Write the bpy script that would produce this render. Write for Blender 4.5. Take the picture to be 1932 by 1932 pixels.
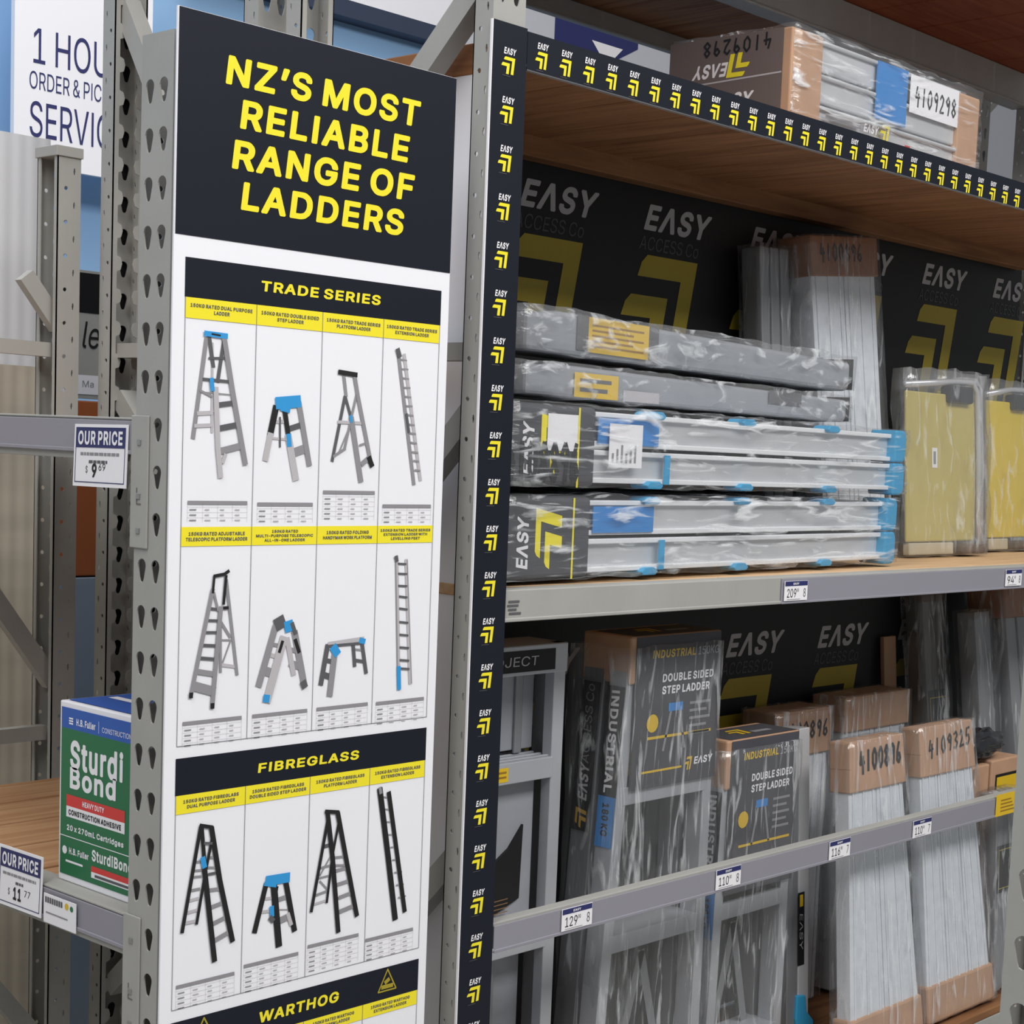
import bpy, bmesh, math, random
from mathutils import Vector, Matrix, noise

# ------------------------------------------------------------------ scene, camera, light
scene = bpy.context.scene
COL = scene.collection
for o in list(bpy.data.objects):
    bpy.data.objects.remove(o)

cam_data = bpy.data.cameras.new('camera')
cam = bpy.data.objects.new('camera', cam_data)
COL.objects.link(cam)
RX = Vector((0.66687976, -0.74395848, 0.04239291))       # image right
RD = Vector((-0.04513405, -0.0971131, -0.99424945))      # image down
RF = Vector((0.74379722, 0.66113147, -0.09834061))       # view direction
M = Matrix((RX, -RD, -RF)).transposed().to_4x4()
M.translation = Vector((-1.23045825, -1.77750649, 1.55))
cam.matrix_world = M
cam_data.sensor_width = 36.0
cam_data.lens = 3223.80 / 1932.0 * 36.0
cam_data.shift_x = (966.0 - 1088.739) / 1932.0
cam_data.shift_y = (1166.893 - 966.0) / 1932.0
cam_data.clip_start = 0.05
cam_data.clip_end = 60.0
scene.camera = cam

world = bpy.data.worlds.new('store_air')
scene.world = world
world.use_nodes = True
bg = world.node_tree.nodes['Background']
bg.inputs[0].default_value = (0.93, 0.97, 1.0, 1)
bg.inputs[1].default_value = 0.22

def area(name, loc, target, sx, sy, power, color=(1, 0.985, 0.96)):
    l = bpy.data.lights.new(name, 'AREA')
    l.shape = 'RECTANGLE'; l.size = sx; l.size_y = sy; l.energy = power; l.color = color
    o = bpy.data.objects.new(name, l); COL.objects.link(o)
    o.location = loc
    d = Vector(target) - Vector(loc)
    o.rotation_euler = d.to_track_quat('-Z', 'Y').to_euler()
    return o

# rows of store lights high over the aisles
area('aisle_light_front', (1.0, -3.1, 4.6), (1.0, -0.4, 1.2), 5.0, 1.2, 205)
area('aisle_light_corner', (-2.6, -1.2, 5.2), (-0.8, 0.0, 1.0), 1.2, 5.0, 170)
area('aisle_light_rear', (1.8, 2.3, 5.6), (1.2, 2.9, 1.6), 6.0, 1.0, 150)

scene.view_settings.view_transform = 'Standard'
scene.view_settings.look = 'None'
scene.view_settings.gamma = 1.0
scene.view_settings.use_curve_mapping = False
scene.view_settings.exposure = 0.0
scene.cycles.max_bounces = 8
scene.cycles.transparent_max_bounces = 24
scene.cycles.use_denoising = True

# ------------------------------------------------------------------ materials
def srgb(r, g, b):
    f = lambda c: (c / 255 / 12.92) if c / 255 <= 0.04045 else ((c / 255 + 0.055) / 1.055) ** 2.4
    return (f(r), f(g), f(b), 1.0)

MATS = {}
def mat(name, col, rough=0.5, metal=0.0, spec=0.5, var=0.0, scale=30.0, bump=0.0, bscale=200.0, stretch=None):
    if name in MATS: return MATS[name]
    m = bpy.data.materials.new(name); m.use_nodes = True
    nt = m.node_tree; p = nt.nodes['Principled BSDF']
    p.inputs['Base Color'].default_value = srgb(*col)
    p.inputs['Roughness'].default_value = rough
    p.inputs['Metallic'].default_value = metal
    p.inputs['Specular IOR Level'].default_value = spec
    if var or bump:
        tc = nt.nodes.new('ShaderNodeTexCoord')
        mp = nt.nodes.new('ShaderNodeMapping')
        if stretch: mp.inputs['Scale'].default_value = stretch
        nt.links.new(tc.outputs['Object'], mp.inputs['Vector'])
    if var:
        n = nt.nodes.new('ShaderNodeTexNoise'); n.inputs['Scale'].default_value = scale
        n.inputs['Detail'].default_value = 5
        nt.links.new(mp.outputs['Vector'], n.inputs['Vector'])
        r = nt.nodes.new('ShaderNodeValToRGB')
        c = srgb(*col)
        r.color_ramp.elements[0].position = 0.3; r.color_ramp.elements[1].position = 0.7
        r.color_ramp.elements[0].color = tuple(max(0, x * (1 - var)) for x in c[:3]) + (1,)
        r.color_ramp.elements[1].color = tuple(min(1, x * (1 + var)) for x in c[:3]) + (1,)
        nt.links.new(n.outputs['Fac'], r.inputs['Fac'])
        nt.links.new(r.outputs['Color'], p.inputs['Base Color'])
    if bump:
        n2 = nt.nodes.new('ShaderNodeTexNoise'); n2.inputs['Scale'].default_value = bscale
        nt.links.new(mp.outputs['Vector'], n2.inputs['Vector'])
        b = nt.nodes.new('ShaderNodeBump'); b.inputs['Strength'].default_value = bump
        b.inputs['Distance'].default_value = 0.002
        nt.links.new(n2.outputs['Fac'], b.inputs['Height'])
        nt.links.new(b.outputs['Normal'], p.inputs['Normal'])
    MATS[name] = m
    return m

def wood_mat(name, c1, c2, stretch):
    m = bpy.data.materials.new(name); m.use_nodes = True
    nt = m.node_tree; p = nt.nodes['Principled BSDF']; p.inputs['Roughness'].default_value = 0.7
    p.inputs['Specular IOR Level'].default_value = 0.25
    tc = nt.nodes.new('ShaderNodeTexCoord'); mp = nt.nodes.new('ShaderNodeMapping')
    mp.inputs['Scale'].default_value = stretch
    n = nt.nodes.new('ShaderNodeTexNoise'); n.inputs['Scale'].default_value = 3.0; n.inputs['Detail'].default_value = 8
    n.inputs['Distortion'].default_value = 0.8
    r = nt.nodes.new('ShaderNodeValToRGB')
    r.color_ramp.elements[0].position = 0.33; r.color_ramp.elements[0].color = srgb(*c1)
    r.color_ramp.elements[1].position = 0.66; r.color_ramp.elements[1].color = srgb(*c2)
    nt.links.new(tc.outputs['Object'], mp.inputs['Vector']); nt.links.new(mp.outputs['Vector'], n.inputs['Vector'])
    nt.links.new(n.outputs['Fac'], r.inputs['Fac']); nt.links.new(r.outputs['Color'], p.inputs['Base Color'])
    MATS[name] = m
    return m

def film_mat(name, base=0.06, streak=0.45, stretch=(3, 3, 3), scale=5.0, tint=(235, 238, 242), seed=0.0, thr=0.55):
    """clear stretch film: see-through, glossy, with creases and glints painted in as whiter streaks"""
    m = bpy.data.materials.new(name); m.use_nodes = True
    nt = m.node_tree; N = nt.nodes; Lk = nt.links
    p = N['Principled BSDF']; out = N['Material Output']
    p.inputs['Base Color'].default_value = srgb(*tint)
    p.inputs['Roughness'].default_value = 0.22; p.inputs['Specular IOR Level'].default_value = 0.8
    tc = N.new('ShaderNodeTexCoord'); mp = N.new('ShaderNodeMapping')
    mp.inputs['Scale'].default_value = stretch; mp.inputs['Location'].default_value = (seed, seed * 1.7, seed * .6)
    n = N.new('ShaderNodeTexNoise'); n.inputs['Scale'].default_value = scale; n.inputs['Detail'].default_value = 6
    n.inputs['Distortion'].default_value = 1.4
    Lk.new(tc.outputs['Object'], mp.inputs['Vector']); Lk.new(mp.outputs['Vector'], n.inputs['Vector'])
    r = N.new('ShaderNodeMapRange'); r.inputs['From Min'].default_value = thr; r.inputs['From Max'].default_value = thr + 0.14
    r.inputs['To Min'].default_value = base; r.inputs['To Max'].default_value = base + streak  # noise whitens the film: creases plus painted highlights
    Lk.new(n.outputs['Fac'], r.inputs['Value'])
    b = N.new('ShaderNodeBump'); b.inputs['Strength'].default_value = 0.8; b.inputs['Distance'].default_value = 0.006
    Lk.new(n.outputs['Fac'], b.inputs['Height']); Lk.new(b.outputs['Normal'], p.inputs['Normal'])
    t = N.new('ShaderNodeBsdfTransparent'); t.inputs['Color'].default_value = (0.97, 0.975, 0.98, 1)
    g = N.new('ShaderNodeBsdfGlossy'); g.inputs['Roughness'].default_value = 0.12
    Lk.new(b.outputs['Normal'], g.inputs['Normal'])
    mx0 = N.new('ShaderNodeMixShader'); mx0.inputs['Fac'].default_value = 0.09
    Lk.new(t.outputs[0], mx0.inputs[1]); Lk.new(g.outputs[0], mx0.inputs[2])
    mx = N.new('ShaderNodeMixShader')
    Lk.new(r.outputs['Result'], mx.inputs['Fac']); Lk.new(mx0.outputs[0], mx.inputs[1]); Lk.new(p.outputs[0], mx.inputs[2])
    Lk.new(mx.outputs[0], out.inputs['Surface'])
    MATS[name] = m
    return m

GREY = mat('rack_grey_paint', (164, 163, 159), 0.5, 0.0, 0.4, 0.05, 9, 0.10, 90)
DGREY = mat('rack_dark_paint', (112, 108, 104), 0.55, 0.0, 0.3, 0.06, 9)
STEEL = mat('galvanised_rivet', (170, 170, 168), 0.35, 0.8)
WHITE = mat('white_board', (240, 240, 246), 0.45, 0, 0.4)
PAPER = mat('white_paper', (240, 238, 242), 0.6, 0, 0.3)
NAVY = mat('navy_black_print', (27, 30, 41), 0.5, 0, 0.2)
YEL = mat('yellow_print', (244, 228, 48), 0.5, 0, 0.3)
INK = mat('black_ink', (22, 22, 25), 0.6)
INKD = mat('dark_grey_ink', (88, 88, 92), 0.6)
INKG = mat('grey_ink', (142, 140, 144), 0.6)
INKL = mat('light_grey_ink', (186, 182, 186), 0.6)
INKB = mat('sky_blue_ink', (45, 150, 215), 0.6)
LINE = mat('fine_line_ink', (120, 120, 126), 0.6)
BLUEP = mat('light_blue_paint', (140, 178, 218), 0.6, 0, 0.3, 0.04, 1.2)
TRIM = mat('ticket_strip_plastic', (144, 142, 152), 0.35, 0, 0.5)
NVY2 = mat('navy_blue_print', (40, 44, 100), 0.5)
WOODX = wood_mat('pine_boards_across', (126, 84, 54), (158, 110, 74), (14, 1.2, 14))
WOODD = wood_mat('weathered_deck_boards', (168, 124, 88), (194, 154, 116), (1.0, 16, 16))
WOODB = wood_mat('pine_batten', (120, 82, 54), (146, 104, 70), (1.2, 14, 14))
WOODL = wood_mat('pale_plywood_deck', (196, 160, 122), (214, 180, 142), (1.2, 14, 14))
WOODR = wood_mat('red_pine_boards', (128, 66, 40), (150, 84, 54), (1.5, 12, 12))
CARD = mat('brown_cardboard', (188, 150, 122), 0.75, 0, 0.2, 0.07, 22)
CARDD = mat('printed_grey_carton', (74, 74, 80), 0.6, 0, 0.3, 0.06, 12)
PBLACK = mat('black_printed_panel', (26, 26, 28), 0.5, 0, 0.35)
PYEL = mat('panel_yellow_print', (168, 150, 40), 0.55)
PWHT = mat('panel_grey_print', (176, 174, 178), 0.55)
PGRY = mat('panel_dim_grey_print', (74, 72, 78), 0.55)
ALU = mat('brushed_aluminium', (222, 223, 226), 0.36, 0.40, 0.5, 0.06, 6, 0.0)
ALUM = mat('mid_aluminium', (184, 187, 193), 0.42, 0.35, 0.5, 0.06, 6)
FLANGE = mat('highlight_flange', (238, 239, 242), 0.4, 0.1)  # flange highlights painted in as a whiter colour than the rails
ALUW = mat('frosted_aluminium', (226, 230, 236), 0.5, 0.15, 0.5, 0.05, 40, 0.25, 120)
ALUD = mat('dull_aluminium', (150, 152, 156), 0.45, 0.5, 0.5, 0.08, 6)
BLUE = mat('sky_blue_plastic', (58, 160, 208), 0.4)
BLUEL = mat('blue_label', (58, 134, 205), 0.45)
RED = mat('red_print', (214, 62, 60), 0.5)
GREEN = mat('green_print', (36, 112, 72), 0.45)
BBLUE = mat('royal_blue_print', (44, 92, 178), 0.45)
LABY = mat('amber_label', (222, 184, 32), 0.5)
GPOLY = mat('grey_plastic_sheet', (150, 153, 160), 0.4, 0, 0.5, 0.08, 8)
YPLAS = mat('yellow_plastic', (224, 196, 24), 0.4)
YPALE = mat('pale_yellow_plastic', (196, 180, 96), 0.45, 0, 0.4, 0.06, 4)
BLK = mat('black_plastic', (30, 30, 34), 0.45)
SHEETW = mat('white_corrugated_sheet', (226, 226, 230), 0.35, 0, 0.5, 0.03, 2)
SHEETT = mat('shade_tinted_sheet', (196, 186, 170), 0.35, 0, 0.5, 0.10, 3, 0.0, 100, (0.6, 0.6, 5))  # shade on the lower sheets painted as tan with horizontal bands
CONC = mat('grey_concrete', (150, 148, 144), 0.6, 0, 0.3, 0.08, 4)
FILM = film_mat('stretch_film', 0.05, 0.62, (1.2, 6, 9), 5.5, thr=0.54)
FILMV = film_mat('stretch_film_upright', 0.06, 0.44, (9, 6, 1.3), 5.0, seed=3)
FILMH = film_mat('milky_bag_film', 0.12, 0.55, (2.5, 5, 6), 5.0, seed=7)
FILMY = film_mat('loose_clear_film', 0.12, 0.30, (5, 5, 1.5), 5.0, seed=11)

# ------------------------------------------------------------------ mesh helpers
class Fr:
    """a flat frame: u to the right, v up, n out of the face"""
    def __init__(s, o, u, v):
        s.o = Vector(o); s.u = Vector(u).normalized(); s.v = Vector(v).normalized(); s.n = s.u.cross(s.v)
    def p(s, u, v, n=0.0): return s.o + s.u * u + s.v * v + s.n * n
    def at(s, u, v, n=0.0): return Fr(s.p(u, v, n), s.u, s.v)
    def spin(s, deg):
        a = math.radians(deg); c, k = math.cos(a), math.sin(a)
        return Fr(s.o, s.u * c + s.v * k, s.v * c - s.u * k)

X, Y, Z = Vector((1, 0, 0)), Vector((0, 1, 0)), Vector((0, 0, 1))
def front(x, y, z=0.0): return Fr((x, y, z), X, Z)      # faces the front aisle (-Y)
def side(x, y, z=0.0): return Fr((x, y, z), -Y, Z)      # faces the left aisle (-X)

_text, _glyph = {}, {}
def area2(P): return sum(a[0] * b[1] - b[0] * a[1] for a, b in zip(P, P[1:] + P[:1]))
def inside(p, P):
    r = False
    for (x0, y0), (x1, y1) in zip(P, P[1:] + P[:1]):
        if (y0 > p[1]) != (y1 > p[1]) and p[0] < (x1 - x0) * (p[1] - y0) / (y1 - y0) + x0: r = not r
    return r
def glyph(ch, wt):
    if (ch, wt) in _glyph: return _glyph[(ch, wt)]
    adv, loops = GLY[wt][ch]
    L = [[tuple(float(q) / 500 for q in p.split(',')) for p in lp.split(' ')] for lp in loops.split('|')]
    big = max(L, key=lambda P: abs(area2(P))); sg = 1 if area2(big) > 0 else -1
    outs = [P for P in L if area2(P) * sg > 0]; holes = [P for P in L if area2(P) * sg < 0]
    vs, fs = [], []
    for P in outs:
        c = bpy.data.curves.new('lettering', 'CURVE'); c.dimensions = '2D'; c.fill_mode = 'BOTH'
        for pts in [P] + [h for h in holes if inside(h[0], P)]:
            sp = c.splines.new('POLY'); sp.points.add(len(pts) - 1)
            for q, (a, b) in zip(sp.points, pts): q.co = (a, b, 0, 1)
            sp.use_cyclic_u = True
        o = bpy.data.objects.new('lettering', c)
        me = bpy.data.meshes.new_from_object(o); k = len(vs)
        vs += [(v.co.x, v.co.y) for v in me.vertices]; fs += [tuple(k + i for i in p.vertices) for p in me.polygons]
        bpy.data.objects.remove(o); bpy.data.curves.remove(c); bpy.data.meshes.remove(me)
    _glyph[(ch, wt)] = (adv / 500, vs, fs)
    return _glyph[(ch, wt)]
def text_geo(s, bold):
    """letters as filled outlines, scaled to a unit rectangle"""
    wt = 'b' if bold >= .008 else 'r'; k = (s, wt)
    if k not in _text:
        x = 0.0; vs, fs = [], []
        for ch in s:
            if ch not in GLY[wt]: x += .15; continue
            adv, gv, gf = glyph(ch, wt); b = len(vs)
            vs += [(x + p, q) for p, q in gv]; fs += [tuple(b + i for i in f) for f in gf]; x += adv
        x0 = min(v[0] for v in vs); x1 = max(v[0] for v in vs); y0 = min(v[1] for v in vs); y1 = max(v[1] for v in vs)
        _text[k] = ([((p - x0) / (x1 - x0), (q - y0) / (y1 - y0)) for p, q in vs], fs)
    return _text[k]

_plate = {}
def plate_geo(key, outer, holes, t):
    if key not in _plate:
        c = bpy.data.curves.new('plate', 'CURVE'); c.dimensions = '2D'; c.fill_mode = 'BOTH'; c.extrude = t / 2
        for loop in [outer] + holes:
            sp = c.splines.new('POLY'); sp.points.add(len(loop) - 1)
            for q, (x, y) in zip(sp.points, loop): q.co = (x, y, 0, 1)
            sp.use_cyclic_u = True
        o = bpy.data.objects.new('plate', c)
        me = bpy.data.meshes.new_from_object(o)
        _plate[key] = ([tuple(v.co) for v in me.vertices], [tuple(p.vertices) for p in me.polygons])
        bpy.data.objects.remove(o); bpy.data.curves.remove(c); bpy.data.meshes.remove(me)
    return _plate[key]

class MB:
    def __init__(s): s.v = []; s.f = []; s.mi = []; s.ms = []; s.sm = []
    def m(s, m):
        if m not in s.ms: s.ms.append(m)
        return s.ms.index(m)
    def add(s, vs, fs, m, smooth=False):
        b = len(s.v); s.v += [tuple(v) for v in vs]; i = s.m(m)
        for f in fs: s.f.append(tuple(b + k for k in f)); s.mi.append(i); s.sm.append(smooth)
        return s
    def poly(s, F, pts, n, m):
        return s.add([F.p(u, v, n) for u, v in pts], [tuple(range(len(pts)))], m)
    def rect(s, F, u0, v0, u1, v1, n, m):
        return s.poly(F, [(u0, v0), (u1, v0), (u1, v1), (u0, v1)], n, m)
    def prism(s, F, pts, n0, n1, m):
        k = len(pts)
        vs = [F.p(u, v, n0) for u, v in pts] + [F.p(u, v, n1) for u, v in pts]
        fs = [tuple(range(k))[::-1], tuple(range(k, 2 * k))] + [(i, (i + 1) % k, k + (i + 1) % k, k + i) for i in range(k)]
        return s.add(vs, fs, m)
    def box(s, F, u0, v0, n0, u1, v1, n1, m):
        return s.prism(F, [(u0, v0), (u1, v0), (u1, v1), (u0, v1)], n0, n1, m)
    def frame(s, F, u0, v0, u1, v1, w, n, m):
        s.rect(F, u0, v0, u1, v0 + w, n, m); s.rect(F, u0, v1 - w, u1, v1, n, m)
        s.rect(F, u0, v0 + w, u0 + w, v1 - w, n, m); s.rect(F, u1 - w, v0 + w, u1, v1 - w, n, m)
        return s
    def text(s, F, t, u0, v0, u1, v1, n, m, shear=0.0, bold=0.0):
        vs, fs = text_geo(t, bold)
        return s.add([F.p(u0 + x * (u1 - u0) + shear * y * (v1 - v0), v0 + y * (v1 - v0), n) for x, y in vs], fs, m)
    def stroke(s, F, pts, w, n, m):
        for si, (a, b) in enumerate(zip(pts, pts[1:])):
            dx, dy = b[0] - a[0], b[1] - a[1]; L = math.hypot(dx, dy) or 1e-6
            ex, ey = dx / L * w * .2, dy / L * w * .2
            px, py = -dy / L * w / 2, dx / L * w / 2
            s.poly(F, [(a[0] - ex - px, a[1] - ey - py), (b[0] + ex - px, b[1] + ey - py), (b[0] + ex + px, b[1] + ey + py), (a[0] - ex + px, a[1] - ey + py)], n + si * 2e-5, m)
        return s
    def tube(s, pts, r, m, k=8, closed=False):
        P = [Vector(p) for p in pts]; vs = []; fs = []
        for i, p in enumerate(P):
            d = (P[min(i + 1, len(P) - 1)] - P[max(i - 1, 0)]).normalized()
            a = d.orthogonal().normalized() if abs(d.z) > .99 else d.cross(Z).normalized()
            b = d.cross(a)
            for j in range(k):
                t = 2 * math.pi * j / k; vs.append(p + a * math.cos(t) * r + b * math.sin(t) * r)
        for i in range(len(P) - 1):
            for j in range(k):
                fs.append((i * k + j, i * k + (j + 1) % k, (i + 1) * k + (j + 1) % k, (i + 1) * k + j))
        fs.append(tuple(range(k))[::-1]); fs.append(tuple((len(P) - 1) * k + j for j in range(k)))
        return s.add(vs, fs, m, True)
    def plate(s, F, key, outer, holes, t, m, n=0.0):
        vs, fs = plate_geo(key, outer, holes, t)
        return s.add([F.p(x, y, z + n) for x, y, z in vs], fs, m)
    def build(s, name, parent=None, bevel=0.0, recalc=False):
        me = bpy.data.meshes.new(name)
        me.from_pydata(s.v, [], s.f)
        for m in s.ms: me.materials.append(m)
        for p, i, k in zip(me.polygons, s.mi, s.sm): p.material_index = i; p.use_smooth = k
        me.update()
        if recalc:
            bm = bmesh.new(); bm.from_mesh(me); bmesh.ops.recalc_face_normals(bm, faces=bm.faces); bm.to_mesh(me); bm.free()
        o = bpy.data.objects.new(name, me); COL.objects.link(o)
        if bevel:
            b = o.modifiers.new('bevel', 'BEVEL'); b.width = bevel; b.segments = 2; b.limit_method = 'ANGLE'
        if parent: o.parent = parent
        return o

def tag(o, label, cat, group=None, kind=None):
    o['label'] = label; o['category'] = cat
    if group: o['group'] = group
    if kind: o['kind'] = kind
    return o
def thing(name, label, cat, group=None):
    o = bpy.data.objects.new(name, None); COL.objects.link(o); o.empty_display_size = 0.05
    return tag(o, label, cat, group)
def struct(mb, name, **k):
    o = mb.build(name, **k); o['kind'] = 'structure'; return o

def wrap(name, parent, F, u0, v0, n0, u1, v1, n1, m, amp=0.004, step=0.03, seed=0.0, stretch=(1, 1, 1), taper=None):
    """film pulled round a block: a closed skin, creased and slightly uneven"""
    bm = bmesh.new()
    def grid(fn, a, b):
        ka, kb = max(1, round(a / step)), max(1, round(b / step))
        g = [[bm.verts.new(fn(i / ka, j / kb)) for j in range(kb + 1)] for i in range(ka + 1)]
        for i in range(ka):
            for j in range(kb): bm.faces.new((g[i][j], g[i + 1][j], g[i + 1][j + 1], g[i][j + 1]))
    du, dv, dn = u1 - u0, v1 - v0, n1 - n0
    q = lambda a, b, c: Vector((u0 + a * du, v0 + b * dv, n0 + c * dn))
    grid(lambda a, b: q(a, b, 1), du, dv); grid(lambda a, b: q(1 - a, b, 0), du, dv)
    grid(lambda a, b: q(0, b, a), dn, dv); grid(lambda a, b: q(1, b, 1 - a), dn, dv)
    grid(lambda a, b: q(a, 1, 1 - b), du, dn); grid(lambda a, b: q(a, 0, b), du, dn)
    bmesh.ops.remove_doubles(bm, verts=bm.verts, dist=1e-5)
    c = q(.5, .5, .5)
    for v in bm.verts:
        p = Vector(v.co)
        d = (noise.noise(Vector((p.x * 14 * stretch[0] + seed, p.y * 14 * stretch[1], p.z * 14 * stretch[2] + seed * 2)))
             + .6 * noise.noise(Vector((p.x * 40 * stretch[0], p.y * 40 * stretch[1] + seed, p.z * 40 * stretch[2]))))
        e = Vector(((p.x - c.x) / du, (p.y - c.y) / dv, (p.z - c.z) / dn))
        e = Vector((math.copysign(abs(e.x) ** 3, e.x), math.copysign(abs(e.y) ** 3, e.y), math.copysign(abs(e.z) ** 3, e.z)))
        if e.length: e.normalize()
        p = p + e * amp * (.35 + d)
        v.co = F.p(p.x, p.y, p.z)
    me = bpy.data.meshes.new(name); bm.to_mesh(me); bm.free()
    for f in me.polygons: f.use_smooth = True
    me.materials.append(m)
    o = bpy.data.objects.new(name, me); COL.objects.link(o); o.parent = parent
    return o

DIG = {'0': [[(.5, 1), (.15, .75), (.12, .3), (.45, 0), (.8, .25), (.85, .7), (.5, 1)]], '1': [[(.5, 1), (.45, 0)]],
       '2': [[(.1, .75), (.4, 1), (.8, .8), (.6, .45), (.1, .02), (.9, .05)]], '3': [[(.15, .9), (.6, 1), (.8, .75), (.4, .52), (.85, .3), (.5, 0), (.1, .1)]],
       '4': [[(.35, 1), (.1, .4), (.9, .45)], [(.65, .75), (.6, -.1)]], '5': [[(.85, 1), (.3, .97), (.22, .55), (.7, .55), (.85, .25), (.5, 0), (.1, .08)]],
       '6': [[(.6, 1), (.2, .55), (.15, .15), (.5, 0), (.8, .2), (.6, .45), (.2, .35)]], '8': [[(.5, .52), (.15, .75), (.5, 1), (.82, .75), (.5, .52), (.12, .25), (.5, 0), (.88, .25), (.5, .52)]],
       '9': [[(.8, .75), (.45, .5), (.15, .75), (.5, 1), (.8, .8), (.7, .3), (.6, 0)]]}
def hand(mb, F, s, u0, v0, w, h, n, lw, slope=0.0, m=None):
    k = w / len(s)
    for i, ch in enumerate(s):
        for st in DIG[ch]:
            mb.stroke(F, [(u0 + (i + x * .78) * k, v0 + y * h + slope * (i + x) * k) for x, y in st], lw, n, m or INK)

MARK_A = [(0.13, 0.93), (0.2, 1.0), (1.0, 1.0), (1.0, 0.0), (0.78, 0.0), (0.78, 0.8), (0.1, 0.8)]
MARK_B = [(-.02, 0.56), (0.05, 0.63), (0.62, 0.63), (0.62, -0.02), (0.4, -0.02), (0.4, 0.43), (-.05, 0.43)]
def chevrons(mb, F, u0, v0, w, h, n, m, shear=0.2):
    for P in (MARK_A, MARK_B):
        mb.poly(F, [(u0 + x * w + shear * (y - .5) * h, v0 + y * h) for x, y in P], n, m)

# ------------------------------------------------------------------ racking helpers
def keyhole(cx, cy, s=1.0, k=9):
    r, r2, h = 0.0088 * s, 0.0050 * s, 0.0160 * s
    pts = []
    for i in range(k + 1):
        a = math.radians(-18 + 216 * i / k); pts.append((cx + r * math.cos(a), cy + r * math.sin(a)))
    for i in range(5):
        a = math.radians(180 + 180 * i / 4); pts.append((cx + r2 * math.cos(a), cy - h + r2 * math.sin(a)))
    return pts
def dot(cx, cy, r, k=8, sy=1.0):
    return [(cx + r * math.cos(2 * math.pi * i / k), cy + r * sy * math.sin(2 * math.pi * i / k)) for i in range(k)]

PITCH = 0.0585
def upright_mesh(F, z0, z1, ph, w=0.066, d=0.036, tabs=False, gpaint=None):
    """C section: slotted web facing out, two punched flanges, open at the back; ph = height of one keyhole"""
    m = gpaint or GREY
    mb = MB(); t = 0.002; H = z1 - z0
    ks = []
    z = ph - math.floor((ph - z0 - .03) / PITCH) * PITCH
    zs = []
    while z < z1 - .046: zs.append(z - z0); z += PITCH
    def punched(G, wd, lo, holes, off, tag_):
        cell = plate_geo((tag_, wd), [(0, lo), (wd, lo), (wd, lo + PITCH), (0, lo + PITCH)], holes, t)
        a = zs[0] + lo
        if a > 0: mb.box(G, 0, 0, off - t / 2, wd, a, off + t / 2, m)
        for zz in zs: mb.add([G.p(x, y + zz, q + off) for x, y, q in cell[0]], cell[1], m)
        if zs[-1] + lo + PITCH < H: mb.box(G, 0, zs[-1] + lo + PITCH, off - t / 2, wd, H, off + t / 2, m)
    punched(F, w, -.0252, [keyhole(u, 0) for u in (0.0175, 0.0465)], -t / 2, 'web')
    fh = [dot(d * .62, 0, 0.0038), dot(d * .25, .03, 0.0022, 6, 3.0)]
    punched(Fr(F.p(0, 0, -t), -F.n, F.v), d, -.0145, fh, t / 2, 'flange')
    punched(Fr(F.p(w, 0, -t), -F.n, F.v), d, -.0145, fh, -t / 2, 'flange')
    mb.box(F, 0, 0, -d - t, 0.011, H, -d, m); mb.box(F, w - 0.011, 0, -d - t, w, H, -d, m)
    if tabs:
        for zz in zs:
            for (ua, sg) in ((0.011, 1), (w - .011, -1)):
                mb.prism(F, [(ua, zz - .014), (ua + sg * .008, zz - .011), (ua + sg * .011, zz), (ua + sg * .008, zz + .011), (ua, zz + .014)], -d - t, -d, m)
    return mb

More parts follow.
